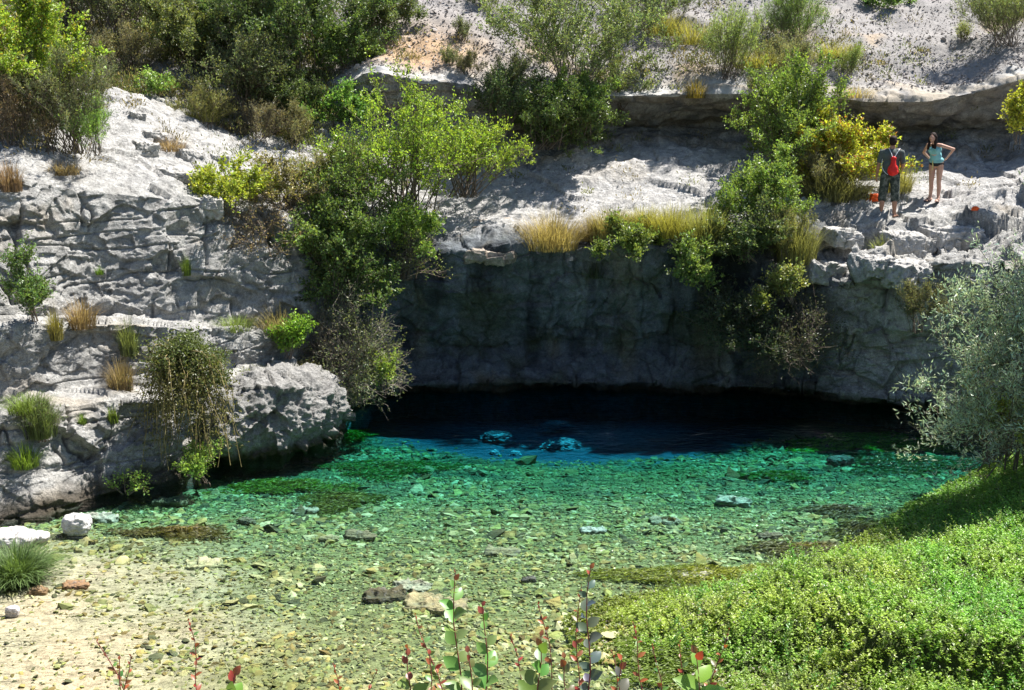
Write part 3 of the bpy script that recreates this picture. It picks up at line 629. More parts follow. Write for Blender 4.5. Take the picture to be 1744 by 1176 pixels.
def tuft_geo(rng, w, h, n=300, bw=0.008, col=(0.28, 0.26, 0.10), var=.3, droop=.6, basew=.25, lean=(0, 0)):
    K = 5; az = rng.rand(n) * 2 * math.pi; r = rng.rand(n)**.6
    base = np.stack([np.cos(az) * r * w * basew, np.sin(az) * r * w * basew, np.full(n, -.04)], 1)
    az2 = az + rng.normal(size=n) * .7; out = np.stack([np.cos(az2), np.sin(az2), 0 * az], 1) * (w / 2) * (r * .6 + .4 * rng.rand(n))[:, None]
    out += np.array([lean[0], lean[1], 0]) * w
    hh = h * (0.5 + .6 * rng.rand(n)); t = np.linspace(0, 1, K)[None, :, None]
    Pl = base[:, None] + out[:, None] * t**1.6 + np.array([0, 0, 1.0]) * hh[:, None, None] * (t * (1 + droop * .6) - droop * r[:, None, None] * t**2.2)
    side = np.stack([-np.sin(az2), np.cos(az2), 0 * az], 1)[:, None] * (bw * (1 - t * .85)) * (0.6 + .8 * rng.rand(n))[:, None, None]
    V = np.stack([Pl - side, Pl + side], 2).reshape(-1, 3); idx = np.arange(n * K * 2).reshape(n, K, 2)
    F = np.stack([idx[:, :-1, 0], idx[:, :-1, 1], idx[:, 1:, 1], idx[:, 1:, 0]], -1).reshape(-1, 4)
    c = np.array(col) * (1 + var * rng.normal(size=(n, 1))); return V, F, np.repeat(np.clip(c, .01, .7), K * 2, 0)
def tuft(loc, label, w, h, group="grass tufts on the rock", name="grass_tuft", cat="grass", **kw):
    SEED[0] += 1; V, F, C = tuft_geo(np.random.RandomState(SEED[0]), w, h, **kw)
    o = mesh_np(name, V, F, M_GRASS, cols=C); o.location = loc; return tag(o, label, cat, group)

YG = (0.20, 0.27, 0.035); MG = (0.12, 0.17, 0.035); DG = (0.055, 0.085, 0.02); GG = (0.14, 0.155, 0.075); OL = (0.17, 0.17, 0.06); BR = (0.20, 0.15, 0.085)
KIND = {
 'airy':  dict(nst=26, ntw=520, nlf=8, leaf=.055, ar=.6, upright=.5, start=.35, twl=.2, fan=1.0, sr=.014, nsub=4),
 'leafy': dict(nst=16, ntw=620, nlf=9, leaf=.065, ar=.6, upright=.3, start=.15, twl=.17, nsub=4, low=.1),
 'dense': dict(nst=18, ntw=900, nlf=10, leaf=.055, ar=.6, upright=.2, start=.1, twl=.15, nsub=5, low=.15),
 'heath': dict(nst=30, ntw=700, nlf=10, leaf=.05, ar=.22, upright=.9, start=.2, twl=.15, nsub=4, sr=.009),
 'broom': dict(nst=34, ntw=600, nlf=9, leaf=.07, ar=.16, upright=1.1, start=.2, twl=.2, nsub=4, sr=.008),
 'bare':  dict(nst=40, ntw=520, nlf=2, leaf=.05, ar=.5, upright=.1, start=.1, twl=.3, nsub=6, sr=.012, low=.3),
}
def shrub(name, px, py, wpx, hpx, kind, col, label, Y=None, dens=1.0, lm=None, tm=None, cat="shrub", group=None, sink=0.0, **kw):
    """px,py photo position of the foot; wpx,hpx size in the photo"""
    p = at(px, py, Y) if Y else hit(px, py)[0]
    s = p.y / FPX; w, h = wpx * s, hpx * s
    w *= 1.18; h *= 1.12
    k = dict(KIND[kind]); k.update(kw)
    area = max(w * h, .05); k['ntw'] = int(k['ntw'] * dens * 1.25 * min(max(area / 3.0, .06), 3.0)); k['nst'] = max(6, int(k['nst'] * min(max(area / 3.0, .3), 1.6)))
    return bush(name, (p.x, p.y, p.z - sink), label, cat, w, h, lm, tm, group, col=col, **k)
GU_ = "shrubs on the hillside"; GR_ = "shrubs hanging on the rim"
SH = [
 # upper left
 ("shrub", 40, 190, 230, 250, 'leafy', (0.20, 0.27, 0.03), "tall bright green bush filling the top left corner", dict(dens=1.3, Y=20.5, tipcol=(.42, .34, .05), tipf=.12)),
 ("shrub", 120, 255, 200, 170, 'heath', GG, "grey green heathy bush under the bright corner bush", dict(dens=1.5, Y=20.3)),
 ("shrub", 20, 262, 150, 130, 'heath', (0.16, .12, .08), "brownish heather bush at the left edge above the cliff", dict(dens=1.3, Y=19.8)),
 ("shrub", 165, 258, 90, 70, 'broom', (.16, .26, .05), "fresh green feathery clump at the rim below the heathy bush", dict(dens=1.6, Y=20.2)),
 ("shrub", 222, 130, 110, 80, 'heath', (0.19, .17, .09), "rounded tan green cushion bush above the slanting slab", dict(dens=1.8)),
 ("shrub", 205, 70, 210, 160, 'airy', GG, "thin grey green bush behind the rounded cushion bush", dict(dens=1.5)),
 ("shrub", 320, 110, 170, 140, 'leafy', (.13, .15, .05), "olive bush at the top, left of the dark tree", dict(dens=1.3)),
 ("shrub", 300, 35, 180, 110, 'heath', GG, "pale grey bush cut by the photo's top edge, left of the dark tree", dict(dens=1.2)),
 ("shrub", 420, 190, 170, 120, 'airy', (.11, .13, .05), "straggly dark bush below the dark tree's left side", dict(dens=1.5)),
 ("shrub", 510, 150, 280, 230, 'leafy', (.075, .115, .03), "large dark green tree like bush at the top with bare twigs", dict(dens=1.5, name2="t")),
 ("shrub", 470, 80, 220, 140, 'airy', (.10, .13, .05), "twiggy bush behind the large dark bush", dict(dens=1.3)),
 ("shrub", 640, 60, 150, 90, 'leafy', (.10, .13, .05), "grey green bush at the top edge right of the large dark bush", dict(dens=1.4)),
 ("shrub", 590, 120, 110, 90, 'leafy', (.10, .15, .035), "green bush just right under the large dark bush", dict(dens=1.3)),
 ("shrub", 350, 215, 110, 60, 'heath', OL, "low olive cushion in front of the tan rock", dict(dens=1.6)),
 ("shrub", 270, 165, 70, 40, 'leafy', (.16, .24, .05), "small fresh green plant at the top of the slab", dict(dens=1.2)),
 ("shrub", 440, 240, 110, 60, 'heath', (.15, .13, .08), "brown grey low bush below the straggly dark bush", dict(dens=1.5)),
 ("shrub", 500, 255, 80, 70, 'heath', (.17, .16, .08), "pale upright broom clump by the white path", dict(dens=1.4)),
 ("shrub", 575, 215, 120, 70, 'leafy', (.12, .22, .04), "bright green low bush under the rock brow", dict(dens=1.3)),
 ("shrub", 480, 200, 120, 90, 'dense', (.07, .10, .03), "dark bush in the hollow left of the rock brow", dict(dens=1.0)),
 ("shrub", 410, 120, 120, 120, 'airy', (.09, .12, .04), "small twiggy bush in front of the large dark bush's left", dict(dens=1.4)),
 ("shrub", 130, 40, 140, 120, 'airy', (.14, .17, .06), "sparse bush at the top behind the bright corner bush", dict(dens=1.2)),
 # middle
 ("shrub", 688, 370, 290, 220, 'airy', (.20, .28, .03), "large bright yellow green bush in the middle standing on the rim", dict(Y=23.3, dens=1.15, sr=.018, leaf=.055)),
 ("shrub", 615, 400, 190, 150, 'airy', (.13, .19, .04), "mid green lower half of the thicket in front of the bright bush", dict(Y=22.6, dens=1.0)),
 ("shrub", 790, 330, 170, 110, 'airy', (.22, .29, .03), "bright outlying branch clump at the bright bush's right side", dict(Y=24.2, dens=1.1, lean=(.25, 0))),
 ("shrub", 400, 360, 130, 85, 'leafy', (.24, .27, .03), "yellow leaved bush on the left cliff's rim", dict(Y=21.0, dens=1.2)),
 ("shrub", 480, 365, 150, 90, 'airy', (.19, .17, .07), "dry olive bush between the yellow leaved bush and the bright bush", dict(Y=22.0, dens=1.3)),
 ("shrub", 560, 340, 130, 80, 'heath', (.18, .17, .07), "dry yellowish clump behind the thicket", dict(Y=23, dens=1.3)),
 ("shrub", 440, 430, 130, 90, 'bare', BR, "brown twiggy bush hanging over the left cliff's edge", dict(Y=21.2, dens=.9, nlf=4)),
 ("shrub", 590, 520, 170, 170, 'leafy', (.085, .13, .03), "dark green bush hanging in the corner beside the left cliff", dict(Y=21.5, dens=1.3, low=.3)),
 ("shrub", 560, 450, 150, 130, 'leafy', (.11, .16, .035), "mid green bush in the corner above the hanging dark one", dict(Y=21.7, dens=1.2)),
 ("shrub", 700, 430, 140, 80, 'leafy', (.15, .22, .04), "fringe of green leaves along the lip under the bright bush", dict(Y=22.5, dens=1.2, low=.3)),
 ("shrub", 690, 470, 120, 80, 'bare', (.17, .2, .05), "sprawling root tangle hanging below the lip", dict(Y=22.3, dens=.8, nlf=4)),
 ("shrub", 600, 680, 160, 190, 'bare', (.13, .15, .07), "dead brown tangle of twigs reaching down to the water", dict(Y=21.0, dens=2.0, nlf=5, tm='p')),
 ("shrub", 560, 640, 110, 110, 'bare', (.15, .13, .10), "grey twigs tangled above the boulder's right end", dict(Y=20.9, dens=1.8, nlf=2, tm='p')),
 ("shrub", 655, 665, 80, 60, 'airy', (.20, .27, .04), "little leafy sprig reaching out over the water from the tangle", dict(Y=20.8, dens=.9)),
 ("shrub", 492, 605, 92, 70, 'leafy', (.16, .27, .03), "bright green leafy plant on the terrace above the boulder", dict(Y=20.0, dens=1.4)),
 ("shrub", 975, 180, 350, 215, 'airy', (.15, .19, .07), "big airy bush with many thin stems on the scree, top middle", dict(dens=1.9, tm='p', sr=.015)),
 ("shrub", 930, 250, 210, 120, 'dense', (.085, .125, .03), "dark green bush hanging from the brow under the airy bush", dict(Y=26.6, dens=1.2)),
 ("shrub", 985, 225, 120, 100, 'leafy', (.12, .18, .035), "mid green clump hanging at the brow's right end under the airy bush", dict(Y=26.5, dens=1.2)),
 ("shrub", 850, 225, 110, 100, 'airy', (.08, .12, .04), "shaded bush left of the dark hanging bush", dict(Y=26.9, dens=1.4)),
 ("shrub", 1060, 190, 120, 80, 'airy', (.17, .20, .08), "pale thin bush at the right foot of the airy bush", dict(dens=1.3)),
 ("shrub", 875, 160, 80, 60, 'heath', (.14, .16, .07), "small green bush left of the airy bush's foot", dict(dens=1.3)),
 ("shrub", 765, 112, 36, 22, 'heath', (.15, .17, .08), "tiny dark cushion alone on the orange soil", dict(dens=2.5)),
 ("shrub", 790, 72, 34, 34, 'heath', (.13, .15, .08), "small thin plant above the orange soil", dict(dens=2)),
 ("shrub", 800, 130, 50, 34, 'heath', (.17, .16, .09), "low grey cushion between orange soil and the airy bush", dict(dens=2.2)),
 ("shrub", 1115, 45, 140, 60, 'heath', (.09, .11, .05), "dark bush cut by the top edge, right of the airy bush", dict(dens=1.6)),
 ("shrub", 820, 12, 60, 26, 'heath', (.09, .12, .05), "small dark bush at the top edge, left of the airy bush", dict(dens=2)),
 # right slope
 ("shrub", 1350, 80, 120, 90, 'broom', (.12, .18, .05), "green feathery broom bush on the scree", dict(dens=1.9)),
 ("shrub", 1240, 130, 110, 100, 'broom', (.20, .25, .08), "pale green wispy broom left of the feathery broom bush", dict(dens=1.6)),
 ("shrub", 1340, 135, 110, 60, 'heath', (.19, .19, .10), "grey green cushion below the feathery broom bush", dict(dens=2)),
 ("shrub", 1445, 130, 50, 44, 'broom', (.17, .22, .06), "little green clump right of the grey green cushion", dict(dens=2)),
 ("shrub", 1505, 14, 100, 30, 'leafy', (.12, .2, .05), "green bush at the top edge above the scree chute", dict(dens=1.8)),
 ("shrub", 1710, 75, 170, 110, 'broom', (.16, .19, .07), "feathery grey green bush in the top right corner", dict(dens=1.9)),
 ("shrub", 1640, 70, 24, 26, 'broom', (.2, .22, .08), "tiny tuft beside the scree chute", dict(dens=2.5)),
 ("shrub", 1300, 170, 90, 40, 'heath', (.15, .15, .07), "low bush on the brow left of the bathers' bushes", dict(dens=1.8)),
 ("shrub", 1345, 310, 200, 190, 'airy', (.15, .21, .04), "tall loose green bush behind the bushy clump on the rim", dict(Y=25.6, dens=1.8, leaf=.06)),
 ("shrub", 1430, 320, 200, 120, 'leafy', (.30, .31, .035), "yellow bush turning orange beside the man", dict(Y=25.4, dens=1.6, leaf=.07, tipcol=(.45, .2, .05), tipf=.13, start=.4)),
 ("shrub", 1400, 330, 120, 70, 'broom', (.17, .16, .08), "dry stalky undergrowth below the yellow bush", dict(Y=25.0, dens=2)),
 ("shrub", 1305, 390, 150, 130, 'dense', (.14, .20, .04), "bushy green clump hanging over the rim left of the man", dict(Y=23.1, dens=1.5)),
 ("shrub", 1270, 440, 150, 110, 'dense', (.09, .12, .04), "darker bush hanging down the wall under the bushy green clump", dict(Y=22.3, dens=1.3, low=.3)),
 ("shrub", 1345, 450, 90, 90, 'heath', (.19, .19, .07), "drooping dry clump at the right end of the hanging bushes", dict(Y=22.4, dens=1.8)),
 ("shrub", 1170, 470, 90, 100, 'leafy', (.13, .18, .04), "leafy spray hanging down the shaded wall", dict(Y=22.2, dens=1.3, low=.4)),
 ("shrub", 1075, 430, 130, 70, 'leafy', (.14, .18, .04), "green bush at the lip between the dry grasses", dict(Y=22.7, dens=1.3, low=.3)),
 ("shrub", 1345, 510, 80, 55, 'leafy', (.2, .22, .07), "small yellow green bush growing from the shaded wall", dict(Y=21.7, dens=1.6)),
 ("shrub", 1290, 532, 36, 30, 'leafy', (.2, .22, .06), "tiny sunlit plant on the shaded wall left of the small yellow green bush", dict(Y=21.7, dens=2)),
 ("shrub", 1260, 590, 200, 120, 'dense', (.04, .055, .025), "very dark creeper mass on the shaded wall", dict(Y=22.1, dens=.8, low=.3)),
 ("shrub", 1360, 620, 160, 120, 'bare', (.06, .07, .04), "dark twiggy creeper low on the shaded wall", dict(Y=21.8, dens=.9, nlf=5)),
 ("shrub", 1565, 560, 90, 90, 'heath', (.12, .12, .06), "dark spiky plant on the wall beside the willow", dict(Y=21.0, dens=1.3)),
 ("shrub", 1735, 240, 60, 90, 'leafy', (.3, .3, .03), "yellow green bush at the right edge behind the willow", dict(Y=24, dens=1.4)),
 # left cliff
 ("shrub", 55, 540, 90, 130, 'leafy', (.09, .15, .035), "dark green ivy like bush on the left cliff face", dict(Y=17.3, dens=1.5, low=.2, leaf=.045)),
 ("shrub", 85, 250, 60, 40, 'broom', BR, "reddish dry clump on the bench at the left edge", dict(Y=20, dens=1.2)),
 ("shrub", 75, 745, 56, 56, 'heath', (.13, .17, .06), "grey green tuft like bush on the low rocks at the left", dict(Y=16.2, dens=1.8, leaf=.04)),
]
for name, px, py, w, h, kd, col_, lab, kw in SH:
    kw = dict(kw); kw.pop('name2', None)
    if kw.get('tm') == 'p': kw['tm'] = M_TWIGP
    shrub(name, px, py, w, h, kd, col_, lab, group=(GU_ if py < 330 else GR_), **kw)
# ---------------------------------------------------------------- low undergrowth on the slopes (uncountable)
rng = np.random.RandomState(55)
n = 17000
iu = rng.randint(60, NU - 40, n); iv = rng.randint(np.searchsorted(vs, 9.6), np.searchsorted(vs, 15.3), n)
pu, pv = us[iu], vs[iv]; P0 = Pg[iu, iv]
dn = fbm(P0, 0.8, 3)
pr = np.where(pu < 560, np.where(pv > 12, 0.95, np.where(pv > 10.6, 0.6, 0.08)), np.where(pv > 13.3, 0.05 + 0.45 * np.exp(-((pu - 1270) / 160)**2) * (pv < 14.3), 0.01))
slab = (pu > 150) & (pu < 560) & (pv < 11.7); pr = np.where(slab, .015, pr)
keep = rng.rand(n) < pr * sst(-.35, .15, dn); P0 = P0[keep]; n = len(P0)
pal = np.array([[.13, .14, .06], [.17, .14, .08], [.20, .21, .08], [.10, .13, .04], [.24, .19, .10]])
kc = rng.randint(0, 5, n); per = 44
C = np.repeat(P0, per, 0); sz = np.repeat(.12 + .26 * rng.rand(n), per)
u = rng.normal(size=(len(C), 3)); u[:, 2] = np.abs(u[:, 2]); C = C + u * sz[:, None] * .55
D = u * .6 + np.array([0, 0, .8]) + rng.normal(size=u.shape) * .3
LV, LF = leaves(C, D, .05 + .05 * rng.rand(len(C)), .014 + .02 * rng.rand(len(C)), rng)
cc = np.clip(np.repeat(pal[kc], per, 0) * (1 + .3 * rng.normal(size=(len(C), 1))), .01, .6)
o = mesh_np("undergrowth", LV, LF, M_LEAF, cols=np.repeat(cc, 4, 0)); tag(o, "low dry herbs and heath covering the slope between the bushes", "undergrowth", kind="stuff")

# ---------------------------------------------------------------- cress bed on the right bank
def cress_h(x, Y):
    d = x - cress_edge(Y)
    return 0.02 + 0.10 * sst(0, 1.6, d) + 0.42 * sst(1.0, 2.9, d) * sst(10.3, 10.65, Y - 0.15 * np.sin(x * 2.1)) + 0.02 * d + 0.30 * sst(5.5, 9.0, x) * sst(11, 14, Y)
def cress_noise(p): return 0.17 * fbm(p, 0.9, 3) + 0.10 * fbm(p + 6, 2.6, 2)
gx, gy = np.meshgrid(np.linspace(0, 12, 130), np.linspace(8.2, 19.5, 130), indexing='ij')
dd = gx - cress_edge(gy); pts = np.stack([gx, gy, 0 * gx], -1).reshape(-1, 3)
z = np.where(dd.ravel() > -0.05, cress_h(pts[:, 0], pts[:, 1]) + cress_noise(pts) * sst(.2, 1.8, dd.ravel()) - 0.07, -0.7)
pts[:, 2] = z; ii = np.arange(len(pts)).reshape(gx.shape)
o = mesh_np("bank", pts, np.stack([ii[:-1, :-1], ii[1:, :-1], ii[1:, 1:], ii[:-1, 1:]], -1).reshape(-1, 4), M_BED, smooth=True, cols=np.tile([.05, .07, .02], (len(pts), 1))); tag(o, kind="structure")
rng = np.random.RandomState(77)
ns = 46000; Y = 9.2 + 9.6 * rng.rand(ns)**1.15; X = cress_edge(Y) - 0.15 + (10.5 - cress_edge(Y)) * rng.rand(ns)**1.1
keep = X < Y * .56 + .8; X, Y = X[keep], Y[keep]; ns = len(X)
p0 = np.stack([X, Y, 0 * X], 1); dE = X - cress_edge(Y)
p0[:, 2] = cress_h(X, Y) + cress_noise(p0) * sst(.2, 1.8, dE) - .05
dry = sst(-.1, .4, fbm(p0 + 50, .7, 3)) * (1 - sst(3.2, 4.6, X)) * (1 - sst(11.8, 13, Y))
per = 11; hgt = (.04 + .15 * rng.rand(ns)**1.5) * (1 - .5 * dry) * (.35 + .65 * sst(0, 1.4, dE))
lean_ = rng.normal(size=(ns, 2)) * .5
tt = np.tile(np.linspace(.15, 1, per), ns); C = np.repeat(p0, per, 0)
C[:, 2] += tt * np.repeat(hgt, per); C[:, :2] += np.repeat(lean_ * hgt[:, None], per, 0) * tt[:, None]
a = rng.rand(len(C)) * 6.283; D = np.stack([np.cos(a), np.sin(a), .15 + .5 * rng.rand(len(C))], 1)
lf = (.022 + .022 * rng.rand(len(C))) * np.repeat(1 - .35 * dry, per); 
LV, LF = leaves(C, D, lf, lf * .62, rng, flat=.6)
base = np.array([.24, .46, .09]); yel = np.array([.40, .50, .11])
ty = np.repeat(sst(-.25, .35, fbm(p0 + 9, .6, 3)) * (1 - sst(4.5, 7, X) * .6), per)[:, None]
cc = base * (1 - ty) + yel * ty; cc = cc * (1 - np.repeat(dry, per)[:, None] * .45) + np.array([.30, .26, .12]) * np.repeat(dry, per)[:, None] * .45
ed = np.repeat(1 - sst(0.1, 1.0, dE + .5 * fbm(p0 + 3, 1.5, 3)), per)[:, None]; ed = ed * np.repeat(1 - .7 * sst(14, 15.5, Y), per)[:, None]; cc = cc * (1 - ed * .8) + np.array([.17, .21, .03]) * ed * .8; cc = cc * (1 + .28 * rng.normal(size=(len(C), 1))); m_ = rng.rand(len(C)) < (.015 + .07 * np.repeat(dry, per)); cc[m_] = [.62, .52, .52]
o = mesh_np("cress", LV, LF, M_LEAF, cols=np.repeat(np.clip(cc, .01, .7), 4, 0)); tag(o, "thick bright green mat of water cress filling the lower right bank", "water cress", kind="stuff")

# taller mixed herbs standing up out of the mat
nh = 1500; k_ = rng.randint(0, ns, nh); k_ = k_[(dE[k_] > .7)]; nh = len(k_); per2 = 16; hh = .16 + .22 * rng.rand(nh); kd = rng.randint(0, 3, nh)
tt = np.tile(np.linspace(.25, 1, per2), nh); C = np.repeat(p0[k_], per2, 0); ln = np.repeat(rng.normal(size=(nh, 2)) * .35 * hh[:, None], per2, 0)
C[:, 2] += tt * np.repeat(hh, per2); C[:, :2] += ln * (tt**1.5)[:, None]; a = np.arange(len(C)) * 2.4 + rng.rand(len(C)); D = np.stack([np.cos(a), np.sin(a), .3 + .5 * rng.rand(len(C))], 1)
Lh = (np.array([.06, .045, .075])[kd]).repeat(per2) * (1.1 - .6 * tt) * (.7 + .6 * rng.rand(len(C)))
LV, LF = leaves(C, D, Lh, Lh * np.array([.45, .7, .22])[kd].repeat(per2), rng, flat=.3)
cc = np.array([[.13, .30, .06], [.30, .40, .10], [.20, .28, .10]])[kd].repeat(per2, 0) * (1 + .25 * rng.normal(size=(len(C), 1)))
S_ = p0[k_]; T_ = S_ + np.concatenate([ln[::per2], hh[:, None]], 1); V2, F2 = tubes(np.stack([S_, (S_ + T_) / 2, T_], 1), np.full((nh, 3), .0025), 3)
o = mesh_np("bank_herbs", np.concatenate([LV, V2]), [LF, F2 + len(LV)], M_LEAF, cols=np.clip(np.concatenate([np.repeat(cc, 4, 0), np.tile([.2, .22, .08], (len(V2), 1))]), .01, .7)); tag(o, "taller mixed herbs sprouting through the green cress mat", "herbs", kind="stuff")

# ---------------------------------------------------------------- willow on the right bank
SEED[0] += 1
bush("willow", (8.5, 15.7, 0.75), "silvery willow bush with narrow leaves at the right edge behind the cress", "willow", 4.0, 5.6, M_SILVER, M_TWIG, d=3.2,
     nst=70, ntw=10500, nlf=10, leaf=.08, ar=.22, col=(.33, .38, .29), var=.25, upright=.5, start=.05, twl=.32, nsub=6, sr=.014, low=.32, lean=(-.02, 0), basew=.35)
bush("shrub", (7.25, 15.2, 1.35), "yellow green twigs poking out of the willow's left side", "shrub", .9, .8, M_LEAF, M_TWIG, d=.6,
     nst=8, ntw=90, nlf=7, leaf=.055, ar=.5, col=(.2, .23, .05), upright=.1, start=.4, twl=.16, nsub=3, sr=.007, low=.1, lean=(-.2, 0), group="shrubs by the willow")
bush("shrub", (8.0, 17.4, 0.2), "shaded dark shrub low down behind the willow at the water", "shrub", 2.4, 2.2, M_LEAFD, M_TWIG, d=1.4,
     nst=20, ntw=700, nlf=9, leaf=.06, ar=.5, col=(.06, .08, .035), upright=.2, start=.2, twl=.25, nsub=4, sr=.012, low=.1, group="shrubs by the willow")

# ---------------------------------------------------------------- grass tufts
DRY = (.42, .33, .16); YEL = (.36, .34, .09); GRN = (.16, .22, .06)
TU = [
 (945, 402, 100, 62, DRY, "broad straw coloured tuft at the lip just right of the stone steps", 900, 22.9), (1040, 385, 70, 50, (.34, .29, .12), "straw tuft between the two green lip bushes", 700, 23.2),
 (1000, 395, 60, 40, DRY, "small straw tuft behind the dark gap at the lip", 500, 23.4), (1150, 395, 110, 50, YEL, "long yellow green grass on the lip above the leafy spray", 1000, 23.2),
 (1205, 410, 90, 70, (.33, .34, .12), "arching pale grass left of the bushy green clump", 900, 22.8), (1095, 385, 90, 36, YEL, "bright yellow grass patch on the lip in the middle", 800, 23.5),
 (1360, 440, 70, 80, (.30, .30, .12), "grass curtain hanging at the hanging bushes' right end", 700, 22.3),
 (1530, 322, 50, 50, (.38, .36, .14), "pale grass clump right behind the man's legs", 500, 25.3), (1420, 330, 130, 60, (.24, .24, .10), "grey green grass at the foot of the yellow bush", 900, 25.0),
 (1505, 430, 40, 36, (.28, .32, .10), "spiky green plant among the broken blocks", 260, 22.9),
 (1130, 60, 70, 40, YEL, "yellowish grass under the dark bush at the top", 500, None), (1180, 75, 80, 40, YEL, "lime grass patch left of the wispy broom", 500, None),
 (1185, 165, 36, 30, (.4, .3, .06), "orange yellow tuft sitting on the brow", 250, None), (1420, 100, 90, 30, YEL, "yellow grass right of the feathery broom", 500, None),
 (1455, 165, 60, 20, DRY, "dry grass on the orange soil near the brow", 300, None), (1290, 115, 80, 30, YEL, "yellow grass between the two brooms", 500, None),
 (140, 540, 50, 50, (.36, .26, .15), "reddish dry tuft on the terrace at the left", 300, 18.2), (100, 575, 26, 50, (.34, .30, .10), "yellow tuft in the dark cleft of the left cliff", 250, 17.6),
 (225, 600, 34, 60, (.22, .26, .10), "upper green tuft in the crack of the left cliff", 300, 18.3), (212, 640, 44, 56, (.34, .26, .15), "reddish tuft lower in the same crack", 320, 17.9),
 (480, 552, 90, 44, (.33, .28, .17), "wiry straw tuft on the terrace above the bright leafy plant", 500, 20.6), (400, 565, 60, 24, (.20, .27, .06), "green tuft in the slanting groove of the terrace", 300, 19.9),
 (322, 468, 16, 34, (.18, .26, .05), "small green tuft in the vertical crack of the left cliff", 120, 19.9), (182, 450, 14, 14, (.2, .34, .05), "tiny bright green plant high on the left cliff", 80, 18.9),
 (40, 690, 70, 30, (.19, .27, .06), "green grass on the slanting ledge at the left edge", 400, 16.4), (75, 735, 60, 70, (.17, .22, .08), "tall grass tuft on the low rocks at the left", 400, 16.2),
 (50, 790, 50, 40, (.2, .3, .05), "fresh green tuft just above the shore at the left", 300, 15.9), (195, 715, 18, 30, (.2, .28, .06), "thin green tuft on the low block left of the vine", 120, 17.0),
 (140, 720, 16, 20, (.2, .3, .06), "little green tuft beside the pale slanting ledge", 90, 16.8), (100, 300, 60, 24, (.34, .25, .14), "rusty dry tuft on the rim at the left", 300, 19.6),
 (15, 330, 40, 50, (.33, .22, .15), "rusty dry tuft at the left edge under the rim", 300, 18.5), (480, 640, 90, 26, (.30, .28, .10), "yellow grass on top of the boulder", 400, 20.0),
 (545, 655, 50, 30, (.35, .17, .12), "reddish plant on the boulder's right end", 300, 20.2), (430, 640, 40, 16, (.24, .28, .07), "short green grass at the boulder's top left", 200, 19.5),
 (290, 255, 50, 24, (.35, .25, .17), "pinkish heather beside the little rock steps", 240, None), (505, 225, 50, 40, (.33, .29, .14), "straw tuft by the white path's upper end", 300, None),
 (345, 205, 60, 30, (.24, .24, .08), "olive tuft below the tan rock", 300, None), (600, 270, 60, 36, (.34, .30, .15), "straw tuft where the white path ends", 300, None),
 (700, 100, 40, 14, (.3, .25, .12), "sparse dry tuft on the orange soil", 120, None), (1010, 470, 30, 30, (.08, .09, .05), "small dark plant hanging on the shaded wall", 120, 22.7),
]
for px, py, w, h, c, lab, nb, Y in TU:
    p = at(px, py, Y) if Y else hit(px, py)[0]; s_ = p.y / FPX
    if Y:
        r_ = BV.find_nearest(p); 
        if r_[0] is not None: p = r_[0]
    tuft((p.x, p.y, p.z), lab, w * s_ * 1.15, h * s_ * .95, n=int(nb * 1.3), col=tuple(x * .8 for x in c), bw=.0055, basew=.4, var=.45)
p = at_z(30, 985, 0)
tuft((p.x, p.y, 0.0), "dark green grass tussock in the shallows at the left edge", 1.15, .38, n=1500, col=(.13, .20, .07), bw=.007, group="tussock", droop=1.0)

# ---------------------------------------------------------------- trailing vine over the boulder's left end
SEED[0] += 1; rng = np.random.RandomState(SEED[0])
o_ = at(305, 632, 17.5); t_ = thing("trailing_vine", o_, "trailing vine with long bare yellowish stems hanging into the water left of the boulder", "vine")
n = 85; K = 8
tx = rng.rand(n); s0 = np.stack([-.2 + .6 * tx, rng.normal(size=n) * .15 + .2 * tx, .02 + .3 * rng.rand(n) + .15 * np.sin(tx * 5)], 1)
drop_ = (.7 + 1.0 * rng.rand(n)) ; t = np.linspace(0, 1, K)[None, :, None]
out_ = np.stack([rng.normal(size=n) * .28, -.28 - .25 * rng.rand(n), 0 * tx], 1)
Pl = s0[:, None] + out_[:, None] * t**.7 + np.array([0, 0, 1.0]) * (.18 * np.sin(t * 3.1) - drop_[:, None, None] * t**1.6) + np.cumsum(rng.normal(size=(n, K, 3)) * .045, 1)
Pl[:, :, 2] = np.maximum(Pl[:, :, 2], -o_.z + .01)
V, F = tubes(Pl, np.linspace(.010, .005, K)[None].repeat(n, 0), 4)
mesh_np("stems", V, F, plain_mat("vine_stem", (.24, .19, .08), .7, .4, 6), t_, smooth=True)
nl = 15000; which = rng.randint(0, n, nl); tk = rng.rand(nl)**1.8; kk = np.minimum((tk * (K - 1)).astype(int), K - 2)
C = Pl[which, kk] + rng.normal(size=(nl, 3)) * np.array([.14, .12, .10]); C[:, 2] += .12 * np.sin(C[:, 0] * 7) * (tk < .3); D = rng.normal(size=(nl, 3)) + np.array([0, -.4, .1])
LV, LF = leaves(C, D, .035 + .03 * rng.rand(nl), .022 + .012 * rng.rand(nl), rng)
c = np.array([.13, .16, .06]) * (1 + .35 * rng.normal(size=(nl, 1))); m_ = tk > .45; c[m_] = np.array([.16, .15, .06]) * (1 + .3 * rng.normal(size=(m_.sum(), 1)))
mesh_np("foliage", LV, LF, M_LEAF, t_, cols=np.repeat(np.clip(c, .01, .6), 4, 0))
shrub("shrub", 345, 655, 130, 60, "dense", (.11, .14, .06), "dark small leaved mound on top of the trailing vine", Y=18.0, dens=1.4, leaf=.04)
pq = at_z(350, 822, 0); shrub("water_plant", 350, 815, 110, 62, 'leafy', (.22, .32, .06), "bright pale green plant at the waterline under the trailing vine", Y=pq.y, dens=1.6, leaf=.045, cat="plant", low=.3)
